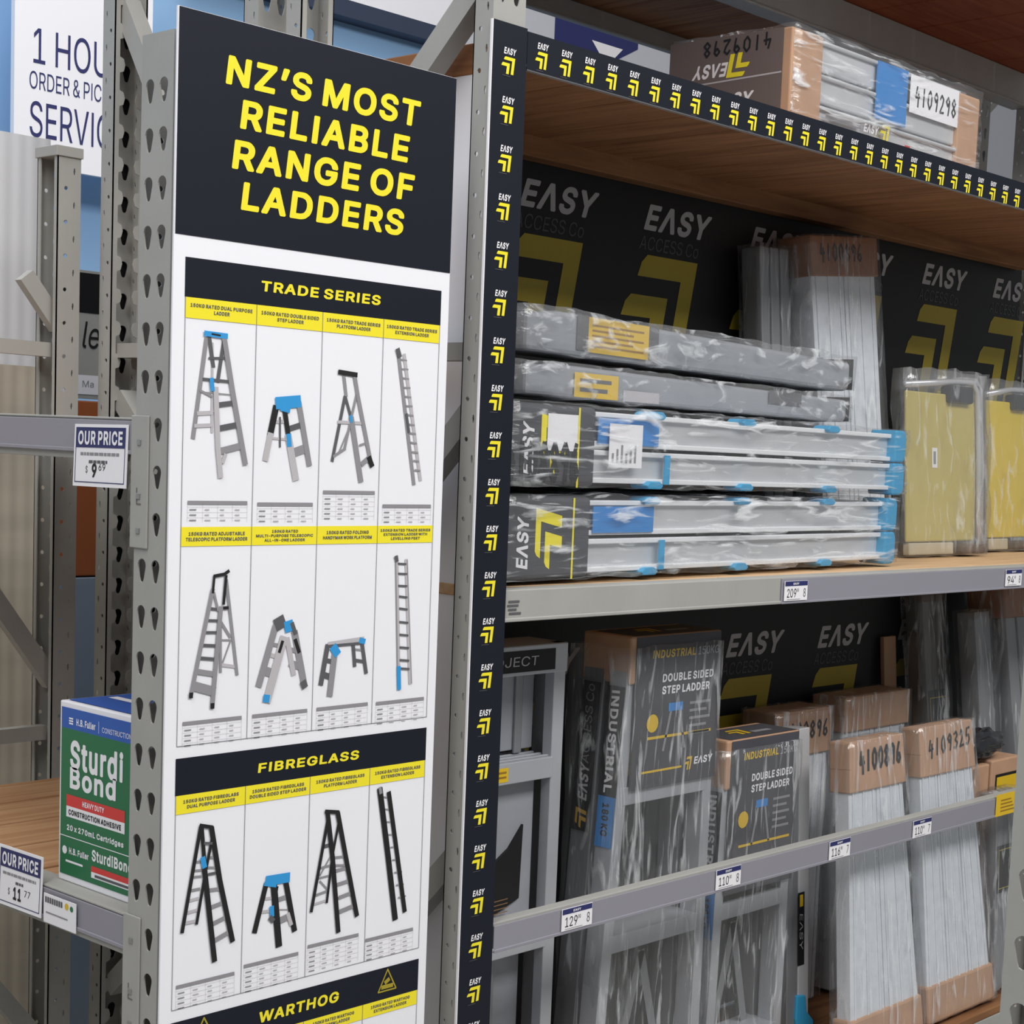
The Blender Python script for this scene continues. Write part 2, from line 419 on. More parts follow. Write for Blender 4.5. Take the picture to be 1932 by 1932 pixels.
def brace_bar(p, q, w, th, m=None):
    """a flat-sided bar from p to q; th is its thickness across the frame"""
    p, q = Vector(p), Vector(q); d = (q - p).normalized()
    a = Vector((0, 1, 0)) if abs(d.x) > .3 else Vector((1, 0, 0))
    F = Fr(p, d, a.cross(d)) ; L = (q - p).length
    mb = MB(); mb.box(F, 0, -w / 2, -th / 2, L, w / 2, th / 2, m or GREY)
    return mb
GLY={'b': {'A': (273, '2,-15 -7,-6 -7,6 86,259 96,269 144,269 154,259 244,10 246,6 246,-6 236,-15 192,-15 182,-5 161,56 79,56 58,-5 48,-15|99,114 140,114 130,145 124,158 120,174'),
'B': (261, '24,-15 15,-6 15,260 24,269 130,269 151,267 169,260 184,251 196,239 205,227 212,208 214,195 213,166 208,155 203,146 192,134 208,118 216,108 222,92 224,76 224,60 222,44 215,27 194,4 177,-6 158,-13 132,-15|77,44 120,44 140,46 143,46 156,52 160,58 162,70 160,78 154,90 148,94 135,99 122,100 77,100|77,158 124,158 139,163 148,169 152,181 152,187 150,195 147,201 134,208 116,211 77,211'),
'C': (288, '56,8 31,34 20,52 12,74 7,94 5,118 5,136 7,160 12,180 17,196 20,203 30,220 41,232 55,246 69,257 87,266 110,272 126,273 142,273 158,271 174,268 193,260 207,251 212,245 214,245 230,228 239,215 248,198 251,180 251,168 242,159 198,159 189,168 186,180 180,192 172,200 163,206 142,212 134,212 116,210 97,201 88,194 77,177 69,152 68,132 69,102 78,78 88,60 94,57 97,53 114,45 134,42 142,42 152,44 163,48 172,54 180,62 186,74 189,86 198,95 242,95 251,86 251,74 247,56 239,39 230,27 214,10 212,10 207,4 194,-5 178,-12 160,-17 144,-18 106,-17 87,-11 71,-4'),
'D': (284, '24,-15 15,-6 15,260 24,269 124,269 142,268 162,264 177,256 182,254 204,238 216,226 232,201 240,181 244,156 246,136 246,119 244,96 239,74 232,54 221,36 194,10 181,0 160,-8 140,-13 118,-15|77,44 105,44 131,46 154,55 164,64 174,81 182,104 184,126 182,152 176,172 165,190 155,199 133,208 107,211 77,211'),
'E': (242, '24,-15 15,-6 15,260 24,269 192,269 201,260 201,220 192,211 77,211 77,158 184,158 193,148 193,108 184,99 77,99 77,44 194,44 203,34 203,-6 194,-15'),
'F': (238, '24,-15 15,-6 15,260 24,269 190,269 200,260 200,220 190,211 77,211 77,154 178,154 188,144 188,106 178,96 77,96 77,-6 68,-15'),
'G': (293, '55,8 30,34 20,51 12,74 6,100 5,118 5,136 7,160 13,185 20,202 30,221 56,247 68,257 86,266 106,271 124,273 140,273 158,271 174,268 188,262 206,251 229,228 240,214 247,198 252,180 252,168 242,159 198,159 188,169 179,192 173,198 163,205 152,210 138,212 116,210 97,201 88,194 77,177 69,152 68,132 69,102 78,77 88,60 94,57 97,53 120,44 130,42 148,44 166,50 174,56 183,67 190,85 136,85 126,94 126,134 136,143 244,143 254,134 254,92 251,65 240,39 226,22 213,8 194,-6 166,-16 142,-18 106,-17 87,-11 69,-2'),
'H': (291, '24,-15 15,-6 15,260 24,269 68,269 77,260 77,159 181,159 181,260 190,269 234,269 243,260 243,-6 234,-15 190,-15 181,-6 181,101 77,101 77,-6 68,-15'),
'I': (129, '26,-15 17,-6 17,260 26,269 70,269 79,260 79,-6 70,-15'),
'J': (231, '33,0 21,12 11,25 5,41 2,64 2,92 12,101 54,101 64,92 64,77 67,57 73,48 80,43 94,41 105,43 113,48 118,57 121,76 121,260 130,269 174,269 183,260 183,64 181,44 174,25 164,12 152,0 127,-14 100,-18 86,-18 56,-13'),
'K': (266, '24,-15 15,-6 15,260 24,269 68,269 77,260 78,164 98,184 160,253 176,269 230,269 239,260 239,248 141,143 239,6 239,-6 230,-15 180,-15 168,-2 101,94 98,98 96,98 77,78 77,-6 68,-15'),
'L': (229, '24,-15 15,-6 15,260 24,269 68,269 77,260 77,44 186,44 196,34 196,-6 186,-15'),
'M': (347, '24,-15 15,-6 15,260 24,269 82,269 92,259 154,99 157,90 158,90 163,106 222,259 232,269 290,269 299,260 299,-6 290,-15 246,-15 237,-6 236,124 186,-5 176,-15 138,-15 128,-5 76,124 76,-6 66,-15'),
'N': (294, '24,-15 15,-6 15,260 24,269 74,269 85,257 184,102 184,260 194,269 238,269 247,260 247,-6 238,-15 188,-15 177,-4 77,154 77,-6 68,-15'),
'O': (299, '56,8 31,34 20,52 12,74 7,94 5,118 5,136 7,160 12,180 17,196 20,203 30,220 41,232 55,246 69,257 87,266 106,271 125,273 142,273 162,271 180,266 198,257 212,246 236,221 247,203 256,180 260,156 262,136 262,118 260,94 254,70 248,53 237,36 226,23 212,8 198,-3 180,-11 162,-17 144,-18 106,-17 87,-11 71,-4|88,60 97,53 114,45 130,42 150,44 170,53 178,60 189,77 193,89 197,102 200,125 197,152 189,177 178,194 170,201 150,210 130,212 114,209 97,201 88,194 78,176 70,156 69,152 68,132 69,102 78,78'),
'P': (255, '24,-15 15,-6 15,260 24,269 127,269 146,268 154,266 172,259 187,248 200,235 210,221 217,201 219,182 219,166 218,149 210,127 199,112 188,100 171,88 150,81 134,79 126,78 77,78 77,-6 68,-15|77,136 113,136 126,138 143,142 146,145 152,152 156,169 156,184 152,196 150,198 142,204 126,210 113,211 77,211'),
'Q': (299, '56,8 31,34 20,52 12,74 7,94 5,118 5,136 7,160 12,180 17,196 20,203 30,220 41,232 55,246 69,257 87,266 106,271 125,273 142,273 162,271 180,266 198,257 212,246 236,221 247,203 256,180 260,160 262,136 262,118 260,94 256,74 248,53 237,36 222,18 249,-18 249,-30 240,-39 194,-39 184,-28 173,-13 162,-17 155,-18 122,-18 106,-17 87,-11 71,-4|88,60 97,53 114,45 132,42 108,74 108,86 118,95 162,95 172,84 182,70 184,70 189,77 197,102 200,129 197,152 193,165 189,177 178,194 170,201 150,210 130,212 114,209 97,201 88,194 78,176 70,156 69,152 68,132 69,102 78,78'),
'R': (257, '24,-15 15,-6 15,260 24,269 127,269 147,268 156,266 173,259 187,248 200,236 210,222 218,202 220,184 220,168 217,148 210,130 200,116 188,104 178,98 229,6 229,-6 220,-15 172,-15 160,-2 114,84 77,84 77,-6 68,-15|77,143 116,143 130,144 144,148 150,152 152,156 157,172 156,186 152,196 150,200 144,205 126,210 113,211 77,211'),
'S': (256, '41,0 17,24 8,42 4,62 4,74 14,83 58,83 67,74 70,60 77,50 90,44 106,40 126,42 138,45 150,52 156,62 157,72 156,76 154,80 142,88 128,93 90,104 58,115 38,129 26,141 15,157 11,179 11,193 14,210 22,229 46,254 63,264 84,271 106,273 122,273 144,271 163,264 181,253 204,230 212,214 215,196 215,184 206,174 164,174 154,184 148,201 144,205 129,212 126,212 106,214 102,213 89,209 78,203 74,194 74,189 76,180 78,176 82,173 91,168 106,164 138,155 161,148 174,141 185,134 206,114 212,104 217,91 219,76 219,62 216,46 208,26 184,1 168,-10 146,-17 121,-19 104,-19 80,-17 58,-10'),
'T': (257, '90,-15 81,-6 81,211 10,211 1,220 1,260 10,269 214,269 223,260 223,220 214,211 143,211 143,-6 134,-15'),
'U': (291, '52,6 40,19 27,34 18,58 15,80 15,260 24,269 68,269 77,260 77,92 79,77 85,62 90,56 99,49 115,43 131,42 144,43 159,48 165,52 168,56 173,62 179,77 181,92 181,260 190,269 234,269 244,260 244,80 241,56 231,34 218,19 205,6 188,-7 160,-16 137,-19 121,-19 95,-16 71,-7'),
'V': (273, '96,-15 86,-5 -6,245 -7,248 -7,260 2,269 48,269 58,259 112,108 117,90 120,82 121,82 182,259 192,269 236,269 246,260 246,248 154,-5 144,-15'),
'W': (376, '72,-15 63,-6 62,-3 -7,248 -7,260 2,269 46,269 56,260 95,110 96,104 98,104 138,260 148,269 196,269 206,258 244,110 246,104 287,260 296,269 340,269 350,260 350,248 280,-6 270,-15 222,-15 213,-6 173,142 172,146 171,146 130,-6 120,-15'),
'X': (270, '4,-15 -6,-6 -6,6 74,118 81,128 82,131 0,248 0,260 10,269 58,269 68,258 100,210 110,198 118,184 120,184 130,200 170,256 182,269 228,269 238,260 238,248 156,132 156,130 243,6 243,-6 234,-15 186,-15 175,-4 132,58 119,78 118,78 104,56 64,-2 52,-15'),
'Y': (269, '96,-15 87,-6 87,99 -7,248 -7,260 2,269 52,269 62,258 118,166 126,180 175,258 186,269 234,269 243,260 243,248 149,99 149,-6 140,-15'),
'Z': (252, '16,-15 6,-6 6,29 131,211 14,211 5,220 5,260 14,269 204,269 213,260 213,225 88,43 98,44 206,44 215,34 215,-6 206,-15'),
'0': (259, '60,-4 32,25 19,51 14,73 10,102 10,152 14,184 20,203 33,229 38,233 46,244 60,258 81,269 106,273 120,273 145,269 166,258 194,229 207,203 213,184 218,136 218,118 214,74 207,51 194,25 186,16 182,11 167,-4 146,-15 121,-18 106,-18 84,-16 79,-14|91,50 103,42 115,41 126,43 136,50 142,57 150,78 155,101 156,121 155,153 149,180 142,198 136,206 124,212 112,214 101,212 91,206 85,198 76,176 71,152 70,129 71,102 78,76 85,57'),
'1': (259, '32,-15 23,-6 23,32 32,42 91,42 91,194 49,164 38,164 28,174 28,218 39,230 93,269 144,269 153,260 153,42 200,42 210,32 210,-6 200,-15'),
'2': (259, '26,-15 17,-6 17,30 102,119 115,135 126,146 140,167 144,182 144,193 138,205 131,210 120,213 109,214 91,209 84,202 80,190 79,176 70,166 28,166 18,176 18,189 20,208 28,227 38,241 50,253 67,264 88,270 105,273 120,273 140,270 159,263 174,253 196,229 202,212 206,193 206,178 204,166 195,141 183,123 168,105 148,85 148,84 138,75 138,74 129,65 109,43 200,43 210,34 210,-6 200,-15'),
'3': (259, '44,0 20,24 11,40 7,60 7,72 16,81 60,81 70,72 72,59 78,50 88,45 104,40 120,41 133,45 141,50 148,63 149,76 148,82 143,93 140,97 132,102 113,108 98,109 72,109 63,118 63,156 112,211 30,211 20,220 20,260 30,269 192,269 201,260 201,224 194,216 142,158 160,153 176,143 189,130 200,117 209,99 211,80 211,64 210,48 209,45 200,27 176,2 159,-10 140,-16 118,-18 101,-18 80,-16 60,-10'),
'4': (259, '14,38 5,48 5,85 106,258 118,269 160,269 170,260 170,248 80,96 126,96 126,164 136,174 176,174 186,164 186,96 212,96 222,86 222,48 212,38 186,38 186,-6 176,-15 136,-15 126,-6 126,38'),
'5': (259, '50,0 26,24 18,41 15,58 15,70 24,80 66,80 76,70 79,59 84,50 98,42 103,41 111,40 120,42 132,46 138,52 142,57 145,65 147,71 148,82 147,92 142,106 138,112 132,116 119,122 105,122 90,120 78,114 70,108 56,108 28,111 19,120 19,134 33,260 42,269 188,269 198,260 198,220 188,211 89,211 86,178 95,181 106,182 122,182 138,180 146,178 153,175 167,168 190,144 197,136 204,122 209,106 210,100 210,74 208,52 199,32 188,17 175,4 160,-7 140,-16 120,-18 103,-18 83,-16 65,-10'),
'6': (259, '52,3 38,16 27,31 19,52 17,72 17,89 19,106 25,125 38,152 110,258 120,269 166,269 176,260 176,248 122,172 145,170 164,162 177,152 190,140 200,126 208,104 209,88 209,70 207,50 200,31 188,16 174,3 164,-6 160,-8 141,-16 122,-18 105,-18 85,-16 65,-8|90,48 92,46 102,42 110,40 122,41 134,46 136,48 142,57 147,69 148,75 147,89 142,101 138,108 133,112 124,116 116,117 104,116 92,111 88,108 84,101 79,89 78,75 79,69 84,57'),
'7': (259, '42,-15 33,-6 33,6 138,211 26,211 16,220 16,260 26,269 200,269 210,260 210,218 98,-5 88,-15'),
'8': (259, '46,1 22,25 14,42 11,61 11,76 12,86 18,104 24,115 44,134 44,136 30,149 23,165 20,183 20,197 22,213 30,231 52,255 68,264 86,271 105,273 121,273 140,271 158,264 174,255 196,231 204,213 206,197 206,183 203,165 195,148 182,135 201,116 210,103 214,90 215,60 213,42 211,38 204,25 180,1 163,-10 144,-16 122,-18 104,-18 83,-16 62,-9|78,52 89,45 102,41 124,41 137,45 146,51 152,62 152,78 146,89 143,92 135,96 123,101 117,102 103,101 89,96 83,92 80,89 74,78 74,62|87,170 95,164 109,160 121,161 132,165 140,171 144,183 144,193 139,205 132,210 118,214 105,214 92,209 87,205 82,190 82,183'),
'9': (259, '60,-15 50,-6 50,6 103,82 81,85 63,92 49,102 36,116 26,128 19,148 17,168 17,184 19,204 26,223 38,239 51,252 65,262 88,270 106,273 120,273 141,270 161,262 174,251 188,238 199,223 207,203 209,182 209,165 207,148 201,129 190,106 174,80 116,-4 106,-15|88,148 92,144 104,138 118,138 122,138 134,144 140,150 142,153 147,165 148,179 147,185 142,198 138,204 133,208 124,212 116,214 104,213 92,208 88,204 84,198 79,186 78,182 79,166 84,154'),
'a': (227, '30,-5 9,16 2,31 0,46 0,62 2,75 8,88 13,94 24,106 33,112 44,117 72,124 112,128 122,131 119,141 115,146 106,149 94,150 80,146 71,141 66,132 56,122 44,122 18,130 14,131 5,140 5,152 14,167 34,189 46,197 60,203 75,206 115,207 126,205 136,202 149,195 156,189 169,176 176,166 182,151 183,136 183,-6 174,-15 132,-15 125,-8 124,-9 114,-14 102,-18 70,-19 56,-18 41,-13|64,44 72,40 82,38 96,39 108,44 112,46 118,53 121,62 122,73 104,71 82,67 65,61 62,57 62,54 62,48'),
'b': (245, '20,-15 11,-6 11,260 20,269 62,269 72,260 72,196 80,201 92,206 122,207 143,204 162,195 172,186 176,184 189,170 200,153 208,128 208,124 210,103 210,85 208,60 200,37 189,18 163,-7 140,-16 122,-19 93,-18 80,-13 70,-6 62,-15|84,49 87,46 101,40 109,39 119,40 133,47 142,62 148,80 148,110 143,126 135,140 133,142 121,148 110,150 99,148 87,142 84,138 78,127 73,110 72,93 73,80 76,71 78,63'),
'c': (231, '39,4 25,18 13,37 4,63 2,86 2,102 4,125 13,152 15,155 25,170 52,195 73,204 96,207 113,207 134,204 150,198 159,193 164,189 185,167 192,155 196,144 196,132 186,122 158,116 146,116 136,126 134,133 130,140 124,144 114,148 106,150 91,147 79,140 76,138 69,124 65,108 64,95 64,83 69,64 76,50 79,48 91,41 105,38 123,44 130,48 134,54 136,64 146,74 158,74 186,66 196,56 196,44 192,34 186,22 166,2 150,-10 136,-15 120,-18 96,-19 73,-16 52,-7 48,-3'),
'd': (245, '42,0 24,18 12,36 5,60 2,86 2,102 5,128 12,152 24,170 38,184 50,195 69,204 90,207 120,206 131,202 140,196 140,260 150,269 192,269 201,260 201,-6 192,-15 150,-15 142,-6 133,-12 120,-18 90,-19 69,-16 50,-7 43,0|76,50 79,48 91,41 101,39 114,42 125,46 127,48 136,64 139,80 140,93 139,110 136,124 127,140 125,142 113,148 102,150 91,148 79,142 70,127 65,110 64,93 65,80 68,64'),
'e': (235, '39,4 25,18 13,36 5,60 2,86 2,101 5,127 13,151 24,170 37,182 52,195 72,204 87,206 112,207 126,206 139,202 153,195 164,186 176,174 184,165 194,147 200,124 201,106 201,80 192,70 66,70 66,69 70,58 77,49 81,46 95,40 106,38 120,40 132,48 135,51 138,58 148,68 160,68 186,60 197,50 197,39 192,26 184,16 162,-5 147,-13 132,-18 98,-19 74,-16 52,-7 48,-3|68,125 135,125 134,129 126,142 110,148 102,150 92,148 78,142 69,130'),
'f': (160, '34,-15 25,-6 25,149 -2,149 -12,158 -12,196 -2,205 25,205 25,224 26,234 32,248 52,268 62,274 74,279 85,280 110,280 126,276 136,266 136,254 129,228 120,219 108,219 100,222 90,220 87,216 86,212 86,205 120,205 129,196 129,158 120,149 86,149 86,-6 76,-15'),
'g': (245, '36,-71 17,-51 10,-41 10,-30 20,-20 45,-5 56,-5 67,-16 70,-21 73,-24 82,-29 98,-34 117,-32 133,-24 138,-16 140,-2 131,-8 120,-11 109,-12 90,-13 70,-10 50,-2 24,22 13,39 8,52 5,62 2,88 2,104 5,130 12,153 24,170 38,184 50,195 70,204 90,207 120,206 132,202 142,196 152,205 192,205 201,196 201,-12 198,-33 190,-51 167,-74 151,-83 128,-88 112,-90 78,-89 61,-85 47,-78|76,56 78,53 91,47 102,46 113,47 125,52 128,54 135,66 140,82 140,105 140,110 135,127 127,141 114,148 102,150 91,148 79,142 76,138 68,124 65,110 64,98 65,82 68,68'),
'h': (238, '20,-15 11,-6 11,260 20,269 62,269 72,260 72,197 90,204 107,207 122,207 138,205 153,200 165,190 177,178 185,166 192,145 194,128 194,-6 184,-15 142,-15 133,-6 133,114 130,130 125,140 121,144 116,146 102,149 85,144 78,136 73,124 72,112 72,-6 62,-15'),
'i': (116, '20,-15 11,-6 11,196 20,205 62,205 72,196 72,-6 62,-15|22,212 11,222 7,228 6,234 6,249 7,255 11,260 22,272 30,276 36,277 48,277 56,275 62,272 74,260 77,255 78,250 78,234 77,228 74,223 62,212 54,208 48,206 36,206 28,208'),
'l': (127, '32,-6 22,5 14,17 11,35 11,260 20,269 62,269 72,260 72,52 73,42 74,42 90,42 100,32 105,8 105,-4 96,-14 82,-16 63,-16 46,-14'),
'm': (338, '20,-15 11,-6 11,196 20,205 62,205 69,197 70,197 80,203 92,207 102,208 120,208 135,205 148,196 160,184 161,184 173,196 185,202 202,208 226,208 240,206 255,201 265,194 277,182 286,169 291,154 293,136 293,-6 284,-15 242,-15 233,-6 233,123 230,140 228,142 219,148 209,150 202,149 192,145 188,140 184,130 183,121 183,-6 174,-15 132,-15 122,-6 122,126 120,138 116,144 110,148 100,150 92,148 81,143 78,140 73,128 72,117 72,-6 62,-15'),
'n': (238, '20,-15 11,-6 11,196 20,205 62,205 70,196 71,196 90,204 107,207 122,207 140,204 153,199 164,190 176,178 185,166 192,146 194,128 194,-6 184,-15 142,-15 133,-6 133,114 130,130 125,140 121,144 116,146 102,149 85,144 78,136 73,124 72,112 72,-6 62,-15'),
'o': (240, '39,4 25,18 12,38 5,60 2,86 2,102 5,128 13,152 25,170 52,195 73,204 96,207 112,207 134,204 155,195 170,182 183,170 196,151 203,128 206,102 206,86 203,60 196,38 183,18 170,6 155,-7 134,-16 112,-19 96,-19 73,-16 52,-7 48,-3|76,50 79,48 91,41 102,39 116,41 131,49 140,66 143,80 144,92 144,104 140,122 131,139 116,147 102,149 91,147 79,140 76,138 68,122 65,108 64,95 65,80 68,66'),
'r': (162, '20,-15 11,-6 11,196 20,205 62,205 68,198 70,198 71,200 86,206 100,207 128,207 137,198 137,156 128,146 115,146 104,148 96,146 86,142 78,137 73,126 72,116 72,-6 62,-15'),
's': (215, '30,-1 15,14 8,26 3,41 3,52 12,62 40,68 52,68 62,58 68,44 80,40 90,38 103,40 116,46 118,54 116,56 112,60 100,64 70,70 47,78 32,88 20,99 12,113 8,130 8,144 10,156 18,172 38,192 52,200 68,205 86,207 118,206 132,202 146,194 164,176 172,164 176,154 177,151 177,140 168,130 140,124 128,124 118,134 114,144 105,149 94,150 83,149 72,144 70,140 70,136 72,134 78,130 92,126 120,120 142,112 158,102 169,90 177,77 181,60 181,46 178,33 171,18 150,-4 136,-12 115,-18 99,-19 66,-18 50,-13 36,-6'),
't': (146, '42,-5 30,6 21,20 17,40 17,149 -2,149 -12,158 -12,196 -2,205 17,205 17,242 26,251 68,251 78,242 78,205 108,205 117,196 117,158 108,149 78,149 78,52 79,43 80,41 86,40 94,42 106,42 116,32 122,8 122,-4 112,-14 97,-17 76,-17 56,-14'),
'u': (238, '40,-2 28,10 22,19 20,24 13,41 11,61 11,196 20,205 62,205 72,196 72,76 74,59 80,48 83,46 89,42 102,41 108,42 119,46 122,48 127,53 131,66 133,80 133,196 142,205 184,205 194,196 194,-6 184,-15 144,-15 136,-6 134,-6 133,-8 115,-16 98,-18 84,-18 67,-16 52,-10'),
'w': (316, '64,-15 54,-6 52,0 -4,184 -4,196 6,205 50,205 59,196 84,106 86,102 111,196 120,205 164,205 174,194 198,102 200,102 225,196 234,205 278,205 287,196 287,184 230,-6 220,-15 178,-15 169,-6 142,89 114,-6 104,-15'),
'&': (256, '34,1 12,25 5,42 2,60 2,74 4,86 9,101 22,118 39,134 46,140 36,153 28,167 24,179 23,206 25,221 30,234 38,244 50,257 61,264 76,270 92,272 108,272 122,270 138,264 150,257 162,244 169,236 175,223 177,210 176,188 173,175 162,158 148,143 133,131 132,129 158,98 159,118 168,127 210,127 219,118 219,104 218,87 214,68 208,52 202,45 202,44 234,6 234,-6 224,-15 176,-15 162,0 159,-3 142,-12 124,-17 90,-18 69,-16 60,-13 49,-9|70,49 78,44 94,39 106,40 124,46 86,94 84,95 74,88 70,82 65,72 64,68 64,61|94,176 108,187 112,192 115,199 114,207 113,210 108,213 103,214 96,214 88,211 84,203 84,195'),
'$': (256, '41,0 17,24 8,42 4,62 4,74 14,83 58,83 67,74 70,60 76,50 86,46 86,106 59,114 40,128 26,141 15,157 11,179 11,193 14,212 22,229 46,254 63,264 86,271 86,298 96,307 128,307 137,298 137,272 144,271 163,264 181,253 204,230 212,214 215,196 215,184 206,174 164,174 154,184 148,201 144,205 137,208 137,155 161,148 182,136 190,130 206,114 212,105 217,91 219,76 219,62 216,44 208,26 184,1 168,-10 146,-17 137,-18 137,-42 128,-52 96,-52 86,-42 86,-18 80,-17 58,-10|137,45 150,52 156,62 157,72 156,76 154,80 144,86 137,89|78,176 86,172 86,207 78,203 74,194 74,189 74,183'),
'x': (222, '4,-15 -5,-6 -5,6 50,84 59,98 -1,184 -1,196 8,205 56,205 66,194 96,148 125,194 136,205 182,205 191,196 191,184 130,96 194,6 194,-6 184,-15 138,-15 127,-4 99,38 97,43 95,46 94,46 62,-4 52,-15'),
'’': (121, '20,144 11,154 11,166 26,260 36,269 80,269 90,260 90,248 64,154 54,144'),
'Λ': (273, '2,-15 -7,-6 -7,6 86,259 96,269 144,269 154,259 244,10 246,6 246,-6 236,-15 192,-15 182,-5 119,174 110,146 58,-5 48,-15'),
'.': (127, '26,-12 15,0 11,6 10,12 10,32 11,35 15,42 26,53 33,57 56,58 62,57 68,53 80,42 84,35 86,29 86,14 84,6 80,0 68,-12 62,-16 56,-17 36,-16 33,-16'),
'+': (259, '94,2 84,12 84,71 26,71 16,80 16,118 26,128 84,128 84,188 94,197 134,197 143,188 143,128 200,128 210,118 210,80 200,71 143,71 143,12 134,2'),
'-': (259, '52,79 42,88 42,128 52,137 174,137 183,128 183,88 174,79')}, 'r': {'A': (240, '8,0 100,254 138,254 231,0 198,0 172,71 68,71 44,0|77,99 162,99 135,176 120,227 118,225 114,208 96,152'),
'B': (228, '30,0 30,254 124,254 142,252 164,246 179,236 190,222 197,206 199,190 198,172 192,158 188,151 185,148 170,138 158,134 157,131 170,129 182,123 194,112 202,102 207,86 209,66 207,50 200,32 188,19 176,12 172,8 152,2 126,0|62,29 126,29 145,30 148,31 164,40 175,52 178,66 176,82 171,92 165,100 154,109 140,114 128,115 62,115|62,143 122,143 133,144 144,148 154,155 162,164 166,174 168,184 165,202 158,212 155,215 142,223 122,226 62,226'),
'C': (255, '61,23 46,40 34,58 26,79 22,104 20,130 22,154 26,175 34,196 46,216 60,232 74,242 92,251 112,256 132,258 150,256 170,252 188,244 202,236 207,230 208,230 215,223 224,210 232,194 236,174 204,174 200,186 195,198 180,214 168,220 147,227 132,228 110,225 92,216 81,206 78,204 74,201 62,182 54,158 52,130 54,101 54,96 62,72 74,54 92,38 112,29 132,26 143,26 157,30 170,34 180,40 195,56 200,68 204,80 236,80 232,62 223,43 216,32 208,25 207,25 202,19 188,9 169,2 154,-2 139,-3 112,-2 92,4 76,11'),
'D': (251, '30,0 30,254 119,254 137,253 156,248 172,242 176,239 198,222 217,196 224,178 229,154 231,131 229,101 224,79 218,60 206,42 191,26 177,16 155,6 135,2 112,0|62,29 110,29 136,31 160,40 178,56 190,76 197,98 200,126 197,157 192,172 190,180 178,199 160,214 138,223 112,226 62,226'),
'E': (209, '30,0 30,254 186,254 186,226 62,226 62,143 178,143 178,114 62,114 62,29 188,29 188,0'),
'F': (205, '30,0 30,254 185,254 185,226 62,226 62,139 173,139 173,111 62,111 62,0'),
'G': (260, '60,24 45,40 34,58 26,79 22,105 20,130 22,156 26,175 32,190 36,198 45,216 61,232 74,242 92,251 114,256 134,258 153,256 169,252 188,245 201,236 214,222 225,208 232,192 237,174 204,174 194,198 178,213 168,220 157,224 143,228 131,228 110,225 92,216 81,206 78,204 74,201 62,182 54,158 54,153 52,124 54,96 62,72 74,54 92,38 114,28 132,26 154,28 172,36 186,46 190,50 198,62 204,78 207,100 141,100 141,128 239,128 239,98 236,70 225,44 208,24 188,9 160,0 136,-3 112,-2 92,4 74,13'),
'H': (258, '30,0 30,254 62,254 62,144 196,144 196,254 228,254 228,0 196,0 196,116 62,116 62,0'),
'I': (96, '32,0 32,254 64,254 64,0'),
'J': (198, '38,16 26,30 19,50 17,70 17,86 49,86 49,72 52,52 60,38 74,28 92,25 110,28 125,38 132,50 136,71 136,254 168,254 168,70 166,50 159,30 146,16 124,2 94,-3 62,2'),
'K': (233, '30,0 30,254 62,254 62,120 87,152 106,172 182,254 224,254 122,144 126,138 224,0 186,0 100,122 62,84 62,0'),
'L': (196, '30,0 30,254 62,254 62,29 181,29 181,0'),
'M': (314, '30,0 30,254 76,254 140,94 158,36 176,96 238,254 284,254 284,0 252,0 252,168 253,178 253,216 228,146 172,0 143,0 86,143 80,160 73,178 60,218 60,180 61,170 61,0'),
'N': (261, '30,0 30,254 68,254 69,253 172,92 181,74 194,54 200,40 200,84 199,92 199,254 232,254 232,0 193,0 192,1 116,122 102,142 61,214 60,201 62,171 62,0'),
'O': (266, '61,23 46,40 34,58 26,79 22,104 20,130 22,154 26,175 34,196 46,216 60,232 74,242 92,251 114,256 136,258 156,256 170,252 174,251 192,242 206,232 221,216 232,196 242,170 245,154 247,130 245,100 240,79 232,58 221,40 206,23 192,12 174,4 156,-2 138,-3 111,-2 92,4 76,11|74,52 92,38 109,30 114,28 135,26 156,29 174,37 192,53 204,72 208,84 212,96 215,124 212,158 204,182 192,201 174,217 156,225 135,228 114,226 109,224 92,216 74,202 62,182 54,158 52,130 54,96 62,72'),
'P': (222, '30,0 30,254 122,254 141,252 166,244 182,232 195,216 202,192 204,176 202,154 195,132 184,117 180,114 166,104 144,96 120,93 62,93 62,0|62,121 118,121 132,122 148,128 157,134 167,146 171,159 172,170 171,189 167,202 161,209 148,219 132,224 118,226 62,226'),
'Q': (266, '61,23 46,40 34,58 26,79 22,104 20,130 22,154 26,175 34,196 46,216 60,232 74,242 92,251 114,256 136,258 156,256 170,252 174,251 192,242 206,232 221,216 232,196 240,175 246,150 247,130 246,104 240,76 232,58 221,40 212,28 202,20 202,18 234,-24 200,-24 178,6 156,-2 138,-3 111,-2 92,4 76,11|74,52 92,38 112,29 135,26 153,28 160,31 123,80 156,80 182,45 192,53 204,72 208,84 212,96 215,124 212,158 204,182 192,201 174,217 156,225 135,228 114,226 109,224 92,216 74,202 62,182 54,158 52,130 54,96 62,72'),
'R': (224, '30,0 30,254 122,254 146,252 168,244 182,234 195,218 202,198 205,178 202,156 195,136 184,122 166,109 158,106 156,104 214,0 176,0 124,100 62,99 62,0|62,128 122,128 136,129 150,133 158,140 168,150 171,161 173,174 171,191 167,202 161,210 150,220 132,224 118,226 62,226'),
